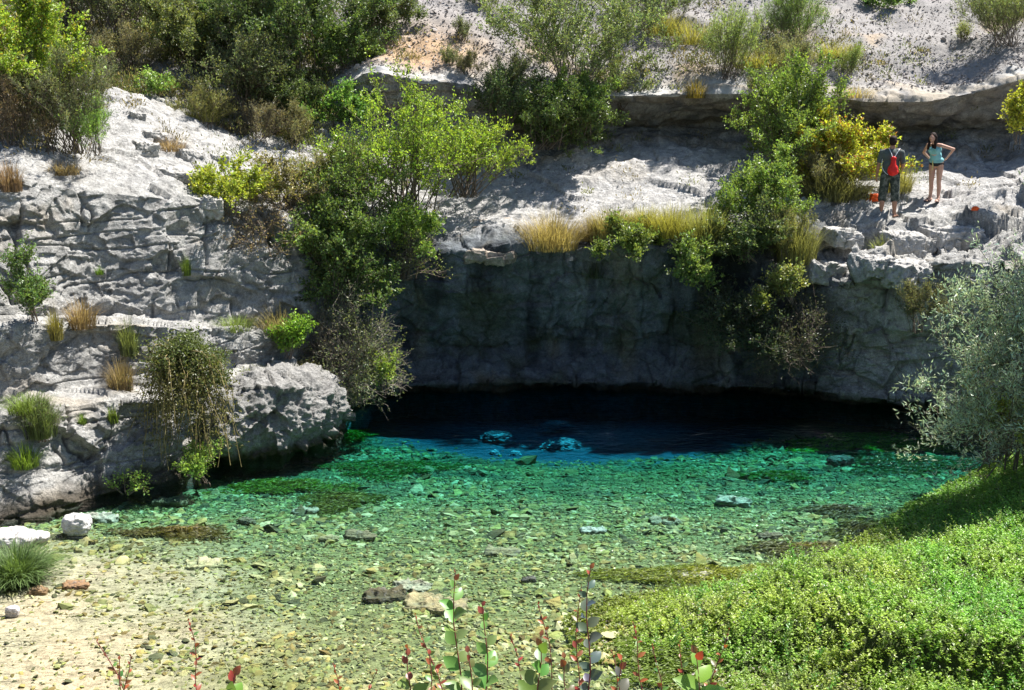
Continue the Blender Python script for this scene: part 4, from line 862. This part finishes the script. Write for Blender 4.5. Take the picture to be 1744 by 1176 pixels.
pq = at_z(205, 845, 0); shrub("water_plant", 215, 835, 60, 30, 'leafy', (.18, .27, .05), "small green weeds at the foot of the low left rocks", Y=pq.y + .1, dens=1.4, leaf=.04, cat="plant", low=.3)

# ---------------------------------------------------------------- weed patches on the pool bed
def weed(px, py, w, h, col, label, n, L=.09):
    SEED[0] += 1; rng = np.random.RandomState(SEED[0]); p = at_z(px, py, 0.0)
    zb0 = float(bed_z(np.array([p.x]), np.array([p.y]))[0]); p = at_z(px, py, zb0 + .06)
    W = w / FPX * p.y; D_ = abs(at_z(px, py - h / 2, zb0).y - at_z(px, py + h / 2, zb0).y)
    a = rng.rand(n) * 6.283; r = rng.rand(n)**.6 * (1 + .3 * np.sin(a * 3 + px) + .2 * np.sin(a * 7))
    X = np.cos(a) * r * W / 2; Y_ = np.sin(a) * r * D_ / 2
    z = bed_z(X + p.x, Y_ + p.y) + .03 + .09 * rng.rand(n) * (1.2 - np.clip(r, 0, 1)) + .05 * fbm(np.stack([X, Y_, 0 * X], 1) + 5, 2, 3)
    C = np.stack([X, Y_, z - p.z], 1); D = np.stack([1 + .3 * rng.normal(size=n), .5 * rng.normal(size=n), .15 + .2 * rng.normal(size=n)], 1)
    V, F = leaves(C, D, L * (.6 + .8 * rng.rand(n)), L * .22, rng, flat=.5)
    c = np.clip(np.array(col) * (1 + .35 * rng.normal(size=(n, 1))), .01, .6)
    o = mesh_np("water_weed", V, F, M_LEAFD, cols=np.repeat(c, 4, 0)); o.location = p; return tag(o, label, "water weed", "weed patches on the pool bed")
weed(1480, 748, 270, 34, (.14, .42, .02), "brightest green weed patch, under the far water on the right", 9000)
weed(1560, 782, 260, 40, (.07, .13, .03), "dark green weed patch between the bright weed and the willow", 7000)
weed(1318, 803, 125, 16, (.08, .20, .03), "thin green weed streak on the turquoise gravel", 2500)
weed(572, 848, 120, 50, (.15, .17, .03), "olive weed patch on the gravel left of the middle", 4500)
weed(480, 822, 230, 30, (.17, .24, .03), "yellow green weed strip under the boulder's shadow edge", 6000)
weed(590, 735, 80, 20, (.16, .34, .02), "bright green weed in the corner under the dead tangle", 2500)
weed(660, 790, 220, 34, (.08, .20, .04), "dark green algae beside the deep blue shaft's left side", 4000)
weed(1250, 985, 420, 60, (.22, .25, .03), "yellow olive weed carpet along the front of the cress", 15000, .07)
weed(1120, 1120, 200, 60, (.17, .24, .04), "green weed in the little dark channel through the cress", 5000, .06)
weed(1480, 905, 150, 50, (.16, .17, .04), "olive brown weed at the cress edge, right side", 5000)
weed(1370, 935, 210, 30, (.17, .16, .06), "brownish weed strip in front of the cress edge", 4500)
weed(1420, 865, 110, 20, (.16, .15, .07), "small brownish weed patch on the pale right gravel", 1800)
weed(300, 905, 200, 22, (.19, .16, .06), "thin brown weed on the gravel right of the white stones", 2500)

# ---------------------------------------------------------------- sprigs in the foreground
M_RED = plain_mat("sprig_stem", (.24, .06, .06), .5, .2, 30)
M_SPL = leaf_mat("sprig_leaf", trans=.35, rough=.4, spec=.5)
def oval_leaf(C, D, L, W, Nn, cup=.15):
    D = D.normalized(); S = D.cross(Nn).normalized(); Nn = S.cross(D).normalized(); V = [C]; ts = [.15, .35, .6, .82]; ws = [.55, .95, .9, .5]
    for t, w in zip(ts, ws):
        z = -.18 * L * t * t
        V += [C + D * L * t + S * W * .5 * w + Nn * (z + cup * W * w), C + D * L * t + Nn * z, C + D * L * t - S * W * .5 * w + Nn * (z + cup * W * w)]
    V.append(C + D * L - Nn * .2 * L)
    F = [[0, 1, 2], [0, 2, 3]]
    for k in range(3):
        a = 1 + 3 * k; F += [[a, a + 3, a + 4], [a, a + 4, a + 1], [a + 1, a + 4, a + 5], [a + 1, a + 5, a + 2]]
    F += [[10, 13, 11], [11, 13, 12]]
    return [list(v) for v in V], F
def sprig(px, py, Y, label, big=True, lean=0.0, nlev=6, leaf=.026, col=(.16, .27, .07), foot=4.3, red=.3, group=None, name="sprig"):
    SEED[0] += 1; rnd = random.Random(SEED[0]); top = at(px, py, Y); H = top.z - foot
    t = thing(name, (top.x - lean * H, Y, foot), label, "sprig", group)
    K = 12; pl = np.array([[[lean * H * (k / (K - 1))**1.4 + .006 * math.sin(k * 1.3 + px), .004 * math.cos(k * 1.7 + py), H * k / (K - 1)] for k in range(K)]])
    V, F = tubes(pl, np.linspace(.0032 if big else .0018, .0010, K)[None], 5); mesh_np("stem", V, F, M_RED, t, smooth=True)
    VV, FF, CC = [], [], []; vis = .75; a = rnd.random() * 6
    spc = .018 if big else .0125
    for k in range(nlev * (3 if big else 4)):
        tt = max(.02, 1 - (k + rnd.uniform(-.2, .2)) * spc / H - .002); j = min(int(tt * (K - 1)), K - 2); f_ = tt * (K - 1) - j; P_ = pl[0, j] * (1 - f_) + pl[0, j + 1] * f_
        a += 2.4 + rnd.uniform(-.4, .4); sc = (.4 + .6 * min(1, k / 6)) * rnd.uniform(.75, 1.2); Ls = leaf * sc * 1.15
        D = Vector((math.cos(a), math.sin(a), .75 if k > 2 else 1.8)); N2 = Vector((rnd.uniform(-.5, .5), rnd.uniform(-1.6, -.3), 1))
        v, f = oval_leaf(Vector(P_), D, Ls, Ls * (.72 if big else .5), N2); FF += [[q + len(VV) for q in x] for x in f]; VV += v
        if k < 2 or (rnd.random() < red): c = (.38 * rnd.uniform(.7, 1.2), .09 * rnd.uniform(.6, 1.6), .05)
        else: c = tuple(x * rnd.uniform(.75, 1.3) for x in col)
        CC += [c] * len(v)
    mesh_np("foliage", np.array(VV), np.array(FF), M_SPL, t, smooth=True, cols=np.array(CC)); return t
GSP = "red stemmed sprigs at the photo's bottom edge"
sprig(772, 972, 2.25, "tallest red tipped sprig with round green leaves, left of the middle pair", leaf=.036, lean=-.03, nlev=8, red=.08)
sprig(826, 1032, 2.2, "second round leaved sprig with a red tip, just right of the tallest", leaf=.034, nlev=6, red=.15)
sprig(1004, 965, 2.3, "dark stemmed sprig with grey blue glossy leaves, right of the middle", leaf=.03, nlev=6, col=(.10, .13, .12), red=.0)
sprig(918, 1085, 2.15, "short sprig with pointed bright leaves between the two tall ones", leaf=.042, nlev=3, col=(.15, .26, .06), red=.0)
sprig(1190, 1112, 2.15, "low sprig with two broad bright green leaves in front of the cress", leaf=.055, nlev=3, col=(.17, .32, .05), red=.1)
sprig(730, 1118, 2.1, "little reddish sprig left of the tallest one's foot", leaf=.028, nlev=4, red=.5)
sprig(395, 1150, 2.1, "green pointed leaf cluster low at the photo's bottom, left part", leaf=.05, nlev=3, col=(.17, .28, .06), red=0)
sprig(690, 1105, 2.2, "bright leafy sprig leaning left at the bottom, left of the tallest", leaf=.032, lean=-.12, nlev=4, red=.15)
sprig(800, 1110, 2.05, "low dense green sprig squeezed between the tallest and the second", leaf=.034, nlev=4, red=.05)
sprig(965, 1120, 2.1, "low olive sprig at the left foot of the dark stemmed one", leaf=.034, nlev=4, col=(.13, .18, .07), red=.15)
sprig(1060, 1125, 2.1, "low grey green sprig at the right foot of the dark stemmed one", leaf=.032, nlev=4, col=(.12, .16, .10), red=.1)
sprig(205, 1125, 2.1, "small green leafed sprig at the bottom left corner's right", leaf=.026, nlev=4, red=.1)
for px, py, lean, lab in [(322, 1058, -.05, "thin red sprig alone over the pale gravel on the left"), (165, 1092, -.32, "leaning green and red sprig at the lower left"), (220, 1115, .12, "small upright sprig beside the leaning one at the lower left"),
                          (567, 1130, -.1, "short red sprig at the bottom edge, left of the middle"), (708, 1046, -.22, "thin pink sprig leaning left behind the tallest one"), (868, 1085, -.2, "thin pink sprig leaning left under the dark stemmed one"),
                          (920, 1028, -.12, "fine red sprig just left of the dark stemmed one"), (986, 1000, 0.0, "fine straight red sprig touching the dark stemmed one"), (1075, 1060, -.15, "red beaded sprig in front of the cress's left tip"),
                          (1115, 1100, -.1, "short red beaded sprig in front of the dark channel"), (1238, 1075, .16, "red sprig leaning right over the cress"), (1155, 1095, -.18, "red sprig leaning left over the dry cress"), (1045, 1110, -.05, "low red sprig at the foot of the dark stemmed one"), (640, 1140, .2, "creeping red sprig along the bottom edge")]:
    sprig(px, py, 2.35, lab, big=False, lean=lean, nlev=6, leaf=.017, red=.5, col=(.17, .22, .07), group=GSP)

# ---------------------------------------------------------------- people
def prim_union(name, caps, ells, mat, parent=None, voxel=.007, smooth=4):
    """tapered capsules and ellipsoids fused by a voxel remesh into one continuous skin"""
    Vs, Fs, off = [], [], 0
    V0, F0 = ico(2)
    def add(V, F):
        nonlocal off
        Vs.append(V); Fs.append(F + off); off += len(V)
    for c in caps:
        (a, ra), (b, rb) = c[0], c[1]; sy = c[2] if len(c) > 2 else 1.0
        a, b = Vector(a), Vector(b); d = (b - a); q = Vector((0, 0, 1)).rotation_difference(d.normalized()); Mx = np.array(q.to_matrix())
        W = V0.copy(); up = W[:, 2] > 0; r = np.where(up, rb, ra)[:, None]; W = W * r; W[:, 2] += np.where(up, d.length, 0); W = W @ Mx.T
        W[:, 1] *= sy; add(W + np.array(a), F0)
    for c, r in ells: add(V0 * np.array(r) + np.array(c), F0)
    o = mesh_np(name + "_tmp", np.concatenate(Vs), np.concatenate(Fs))
    md = o.modifiers.new("r", 'REMESH'); md.mode = 'VOXEL'; md.voxel_size = voxel
    ms = o.modifiers.new("s", 'SMOOTH'); ms.iterations = smooth; ms.factor = .5
    dg = bpy.context.evaluated_depsgraph_get(); me = bpy.data.meshes.new_from_object(o.evaluated_get(dg)); bpy.data.objects.remove(o)
    me.materials.clear(); me.materials.append(mat); me.polygons.foreach_set("use_smooth", np.ones(len(me.polygons), bool))
    r = bpy.data.objects.new(name, me); COL.objects.link(r)
    if parent: r.parent = parent
    return r
SK1 = plain_mat("skin_tanned", (.38, .20, .13), .5, .08, 10); SK2 = plain_mat("skin_light", (.52, .30, .22), .5, .06, 10)
HAIR = plain_mat("dark_hair", (.022, .013, .010), .75, .3, 60, .2); EYE = plain_mat("eye_dark", (.02, .015, .01), .2, 0, 5); LIP = plain_mat("lips", (.35, .10, .09), .4, 0, 5)
SHIRT = plain_mat("grey_shirt", (.085, .10, .095), .85, .15, 6); TOP = plain_mat("teal_top", (.20, .46, .50), .8, .15, 7, bump=.3)
RED = plain_mat("red_nylon", (.72, .02, .015), .5, .15, 12, bump=.5); ORANGE = plain_mat("orange_cloth", (.85, .12, .02), .7, .2, 14, bump=.6); BLK = plain_mat("black_cloth", (.02, .02, .022), .7, .3, 15, bump=.4)
WHT = plain_mat("white_cord", (.75, .78, .8), .6, .05, 10); YELS = plain_mat("yellow_strap", (.55, .5, .2), .6, .1, 10); SOLE = plain_mat("sandal", (.035, .025, .022), .7, .2, 20)
m, nt, out = mat_new("camouflage"); L = nt.links.new
b = nd(nt, "ShaderNodeBsdfPrincipled"); b.inputs["Roughness"].default_value = .9; tc = nd(nt, "ShaderNodeTexCoord"); n_ = nd(nt, "ShaderNodeTexNoise"); n_.inputs["Scale"].default_value = 13; n_.inputs["Detail"].default_value = 2
cr = nd(nt, "ShaderNodeValToRGB"); cr.color_ramp.interpolation = 'CONSTANT'; e_ = cr.color_ramp.elements; e_[0].color = (.02, .025, .022, 1); e_[1].position = .47; e_[1].color = (.06, .07, .055, 1); q_ = e_.new(.56); q_.color = (.13, .14, .12, 1); q_ = e_.new(.41); q_.color = (.035, .05, .04, 1)
L(tc.outputs["Object"], n_.inputs[0]); L(n_.outputs[0], cr.inputs[0]); L(cr.outputs[0], b.inputs[0]); L(b.outputs[0], out.inputs[0]); CAMO = m
def hand_caps(w, d, side, r=.0085):
    """palm and five curled fingers from wrist w along d"""
    d = Vector(d).normalized(); w = Vector(w); s = Vector(side).normalized(); n_ = d.cross(s).normalized(); caps = []
    pm = w + d * .075
    for k, (o_, l) in enumerate([(-.027, .062), (-.009, .072), (.009, .068), (.026, .052)]):
        a = pm + s * o_; b_ = a + d * l * .5 + n_ * .006; c_ = b_ + d * l * .42 + n_ * .022
        caps += [((w + s * o_ * .55, .013), (a, .012)), ((a, r + .001), (b_, r)), ((b_, r), (c_, r * .85))]
    ta = w + d * .03 - s * .028; tb = ta - s * .022 + d * .028 + n_ * .01; caps += [((ta, .012), (tb, .010)), ((tb, .010), (tb + d * .03 + n_ * .008, .008))]
    return caps
def feet(x, y, yaw=0):
    c, s = math.cos(yaw), math.sin(yaw); f = lambda a, b, z: (x + a * c - b * s, y + a * s + b * c, z)
    return [((f(0, -.045, .035), .034), (f(0, .06, .04), .030)), ((f(0, .06, .04), .03), (f(.012, .15, .025), .026)), ((f(0, .0, .10), .036), (f(0, .03, .05), .034))] + [((f(.03 - .018 * k, .15, .02), .012), (f(.032 - .019 * k, .185 - .006 * k, .016), .010)) for k in range(5)]
def sole(name, x, y, yaw, mat, parent):
    n = 24; V = []; 
    for z in (-.004, .014):
        for k in range(n):
            a = k / n * 6.2832; ly = .145 * math.sin(a) + .06; lx = (.042 + .010 * math.sin(a)) * math.cos(a)
            V.append((x + lx * math.cos(yaw) - ly * math.sin(yaw), y + lx * math.sin(yaw) + ly * math.cos(yaw), z))
    idx = np.arange(n); j = (idx + 1) % n
    o = mesh_np(name, np.array(V), [np.stack([idx, j, j + n, idx + n], 1), idx[None, ::-1], (idx + n)[None]], mat, parent)
    st = prim_union("strap", [(((x - .045 * math.cos(yaw) - .1 * math.sin(yaw), y + .1 * math.cos(yaw) - .045 * math.sin(yaw), .02), .011), ((x - .1 * math.sin(yaw), y + .1 * math.cos(yaw), .072), .010)), (((x - .1 * math.sin(yaw), y + .1 * math.cos(yaw), .072), .010), ((x + .045 * math.cos(yaw) - .1 * math.sin(yaw), y + .1 * math.cos(yaw) + .045 * math.sin(yaw), .02), .011))], [], mat, o)
    return o
# the man: back to the camera, turned a little to the right
pm_, _ = hit(1511, 371); pm_ = Vector((pm_.x, pm_.y, drop(pm_.x, pm_.y))) if abs(drop(pm_.x, pm_.y) - pm_.z) < .5 else pm_
man = thing("person", (pm_.x, pm_.y, pm_.z + .01), "person in grey shirt and camouflage shorts, seen from behind with a red bag", "person", rz=R(-22))
caps = []
for s in (-1, 1):
    caps += [(((s * .095, 0, .86), .088), ((s * .125, .02, .47), .058)), (((s * .125, .02, .47), .056), ((s * .13, -.025, .33), .058)), (((s * .13, -.025, .33), .058), ((s * .135, -.01, .10), .036))]
    caps += feet(s * .14, 0, -s * .25)
    caps += [(((s * .12, 0, 1.41), .055), ((s * .19, 0, 1.385), .058))]
caps += [(((-.195, 0, 1.385), .052), ((-.255, -.01, 1.11), .040)), (((-.255, -.01, 1.11), .040), ((-.285, .10, .87), .027))] + hand_caps((-.285, .10, .87), (-.05, .25, -1), (.2, 1, .1))
caps += [(((.195, 0, 1.385), .052), ((.245, .02, 1.11), .040)), (((.245, .02, 1.11), .040), ((.20, .19, .95), .028))] + hand_caps((.20, .19, .95), (-.4, .8, -.2), (.1, 0, 1))
caps += [(((0, 0, 1.42), .062), ((.01, .015, 1.53), .054))]
ells = [((0, 0, .93), (.155, .11, .13)), ((0, 0, 1.10), (.145, .10, .16)), ((0, 0, 1.28), (.175, .115, .17)), ((.01, .03, 1.615), (.074, .092, .108)), ((.01, .118, 1.60), (.014, .022, .022)), ((.01, .08, 1.55), (.045, .045, .035)), ((.01, .107, 1.565), (.026, .014, .010)),
        ((-.065, .02, 1.61), (.014, .020, .030)), ((.085, .02, 1.61), (.014, .020, .030)), ((-.018, .108, 1.635), (.017, .012, .008)), ((.038, .108, 1.635), (.017, .012, .008))]
prim_union("body", caps, ells, SK1, man)
prim_union("hair", [], [((.01, .012, 1.66), (.083, .098, .078)), ((.01, -.025, 1.61), (.080, .070, .085))], HAIR, man, smooth=2)
sh = [(((s * .10, 0, 1.40), .068), ((s * .20, 0, 1.37), .070)) for s in (-1, 1)] + [(((s * .20, 0, 1.375), .068), ((s * .235, -.004, 1.20), .062)) for s in (-1, 1)]
prim_union("shirt", sh, [((0, 0, 1.30), (.195, .132, .17)), ((0, 0, 1.12), (.175, .125, .19)), ((0, 0, .99), (.178, .132, .11)), ((0, 0, 1.42), (.10, .075, .045))], SHIRT, man)
prim_union("shorts", [(((s * .095, 0, .88), .108), ((s * .125, .015, .50), .092)) for s in (-1, 1)] + [(((s * .125, .015, .52), .094), ((s * .13, .01, .40), .096)) for s in (-1, 1)], [((0, 0, .92), (.172, .13, .12))], CAMO, man)
for s in (-1, 1): sole("sandal", s * .14, 0, -s * .25, SOLE, man)
Mm = Matrix.Translation(man.location) @ Matrix.Rotation(R(-22), 4, 'Z')
bagp = Mm @ Vector((.055, -.185, 1.12)); bag = thing("drawstring_bag", bagp, "red drawstring bag hanging on the back of the person in the grey shirt", "bag", rz=R(-22))
prim_union("pouch", [(((0, 0, .13), .045), ((0, .0, -.12), .085)), (((-.05, 0, -.13), .06), ((.06, 0, -.14), .06))], [((0, 0, -.1), (.11, .07, .13)), ((0, 0, .14), (.06, .04, .05))], RED, bag)
for s in (-1, 1):
    P_ = np.array([[[s * .02, -.02, .16], [s * .05, .02, .24], [s * .09, .06, .31], [s * .11, .12, .35], [s * .12, .2, .33]]]); V, F = tubes(P_, np.full((1, 5), .007), 5); mesh_np("cord", V, F, WHT, bag)
P_ = np.array([[[-.09, -.02, -.2], [-.14, .0, -.17], [-.19, .05, -.12], [-.24, .1, -.02], [-.235, .12, .12]]]); V, F = tubes(P_, np.full((1, 5), .006), 5); mesh_np("cord", V, F, WHT, bag)
# the woman: leaning forward, hands on the back of her hips
pw_, _ = hit(1590, 344); 
wm = thing("person", (pw_.x, pw_.y, pw_.z + .01), "long haired person in a pale blue top leaning forward, hands on hips", "person", rz=R(138))
caps = []
for s in (-1, 1):
    caps += [(((s * .085, .01, .80), .080), ((s * .085, .01, .43), .049)), (((s * .085, .01, .43), .048), ((s * .088, -.025, .30), .048)), (((s * .088, -.025, .30), .048), ((s * .09, -.01, .09), .030))] + feet(s * .095, 0, -s * .2)
ch = Vector((0, .17, 1.17)); nk = Vector((0, .26, 1.30)); hd = Vector((0, .34, 1.42))
caps += [(((0, .02, .92), .10), ((0, .15, 1.14), .10)), ((nk, .045), (hd - Vector((0, .02, .06)), .040))]
for s in (-1, 1): caps += [(((s * .08, .2, 1.26), .042), ((s * .15, .19, 1.25), .044))]
caps += [(((-.155, .19, 1.25), .040), ((-.36, .02, 1.17), .033)), (((-.36, .02, 1.17), .033), ((-.21, -.06, .99), .023))] + hand_caps((-.21, -.06, .99), (.6, -.1, -.7), (.2, 1, .1), .0075)
caps += [(((.155, .19, 1.25), .040), ((.30, .03, 1.08), .032)), (((.30, .03, 1.08), .032), ((.19, -.09, .93), .023))] + hand_caps((.19, -.09, .93), (-.7, -.1, -.6), (-.2, 1, .1), .0075)
ells = [((0, 0, .86), (.155, .112, .12)), ((0, .08, 1.01), (.115, .088, .12)), ((0, .16, 1.15), (.135, .10, .12)), (tuple(hd), (.066, .085, .098)), (tuple(hd + Vector((0, .088, -.012))), (.011, .018, .018)), (tuple(hd + Vector((0, .045, -.06))), (.038, .04, .03)), (tuple(hd + Vector((0, .082, -.045))), (.022, .012, .008)),
        (tuple(hd + Vector((-.026, .078, .015))), (.014, .01, .007)), (tuple(hd + Vector((.026, .078, .015))), (.014, .01, .007))]
prim_union("body", caps, ells, SK2, wm)
for s in (-1, 1): prim_union("eye", [], [(tuple(hd + Vector((s * .026, .086, .013))), (.009, .005, .005))], EYE, wm, voxel=.002, smooth=1)
prim_union("lips", [], [(tuple(hd + Vector((0, .091, -.045))), (.018, .006, .006))], LIP, wm, voxel=.002, smooth=1)
prim_union("hair", [((hd + Vector((-.06, -.02, .02)), .035), (hd + Vector((-.075, .02, -.22)), .026)), ((hd + Vector((.06, -.02, .02)), .035), (hd + Vector((.075, .03, -.24)), .028)), ((hd + Vector((0, -.06, .02)), .055), (hd + Vector((0, -.10, -.20)), .045))], [(tuple(hd + Vector((0, -.018, .028))), (.077, .088, .092))], HAIR, wm, smooth=2)
prim_union("top", [(((s * .07, .2, 1.27), .022), ((s * .075, .16, 1.2), .05)) for s in (-1, 1)], [((0, .165, 1.15), (.148, .112, .115)), ((0, .09, 1.02), (.132, .105, .13)), ((0, .03, .92), (.165, .125, .09)), ((-.06, .245, 1.15), (.055, .05, .055)), ((.06, .245, 1.15), (.055, .05, .055))], TOP, wm)
prim_union("bikini_bottom", [], [((0, .0, .835), (.165, .12, .075))], BLK, wm)
P_ = np.array([[[.03, .14, .92], [.035, .15, .86], [.03, .13, .8], [.035, .12, .7]]]); V, F = tubes(P_, np.full((1, 4), .012), 5); mesh_np("strap", V, F, YELS, wm)
for s in (-1, 1): sole("sandal", s * .095, 0, -s * .2, SOLE, wm)
def cloth_heap(name, px, py, w, h, mat, label, cat, seed):
    p, _ = hit(px, py); W = w / FPX * p.y; V0, F0 = ico(4); q = V0 * 2 + seed
    rr = 1 + .28 * fbm(q, 1.2, 3) + .22 * fbm(q * np.array([1, 1, .6]), 3, 3, True); V = V0 * rr[:, None] * np.array([W / 2, W * .35, h]); V[:, 2] = np.maximum(V[:, 2], -.02)
    o = mesh_np(name, V, F0, mat, smooth=True); o.location = (p.x, p.y, p.z + .01); return tag(o, label, cat)
cloth_heap("towel", 1490, 342, 26, .13, ORANGE, "crumpled orange towel on the rock at the man's left", "towel", 3)
cloth_heap("beach_bag", 1466, 337, 26, .11, BLK, "small black bag beside the orange towel", "bag", 9)
cloth_heap("cap", 1661, 358, 12, .06, ORANGE, "tiny orange thing lying alone on the white rock right of the woman", "cap", 14)
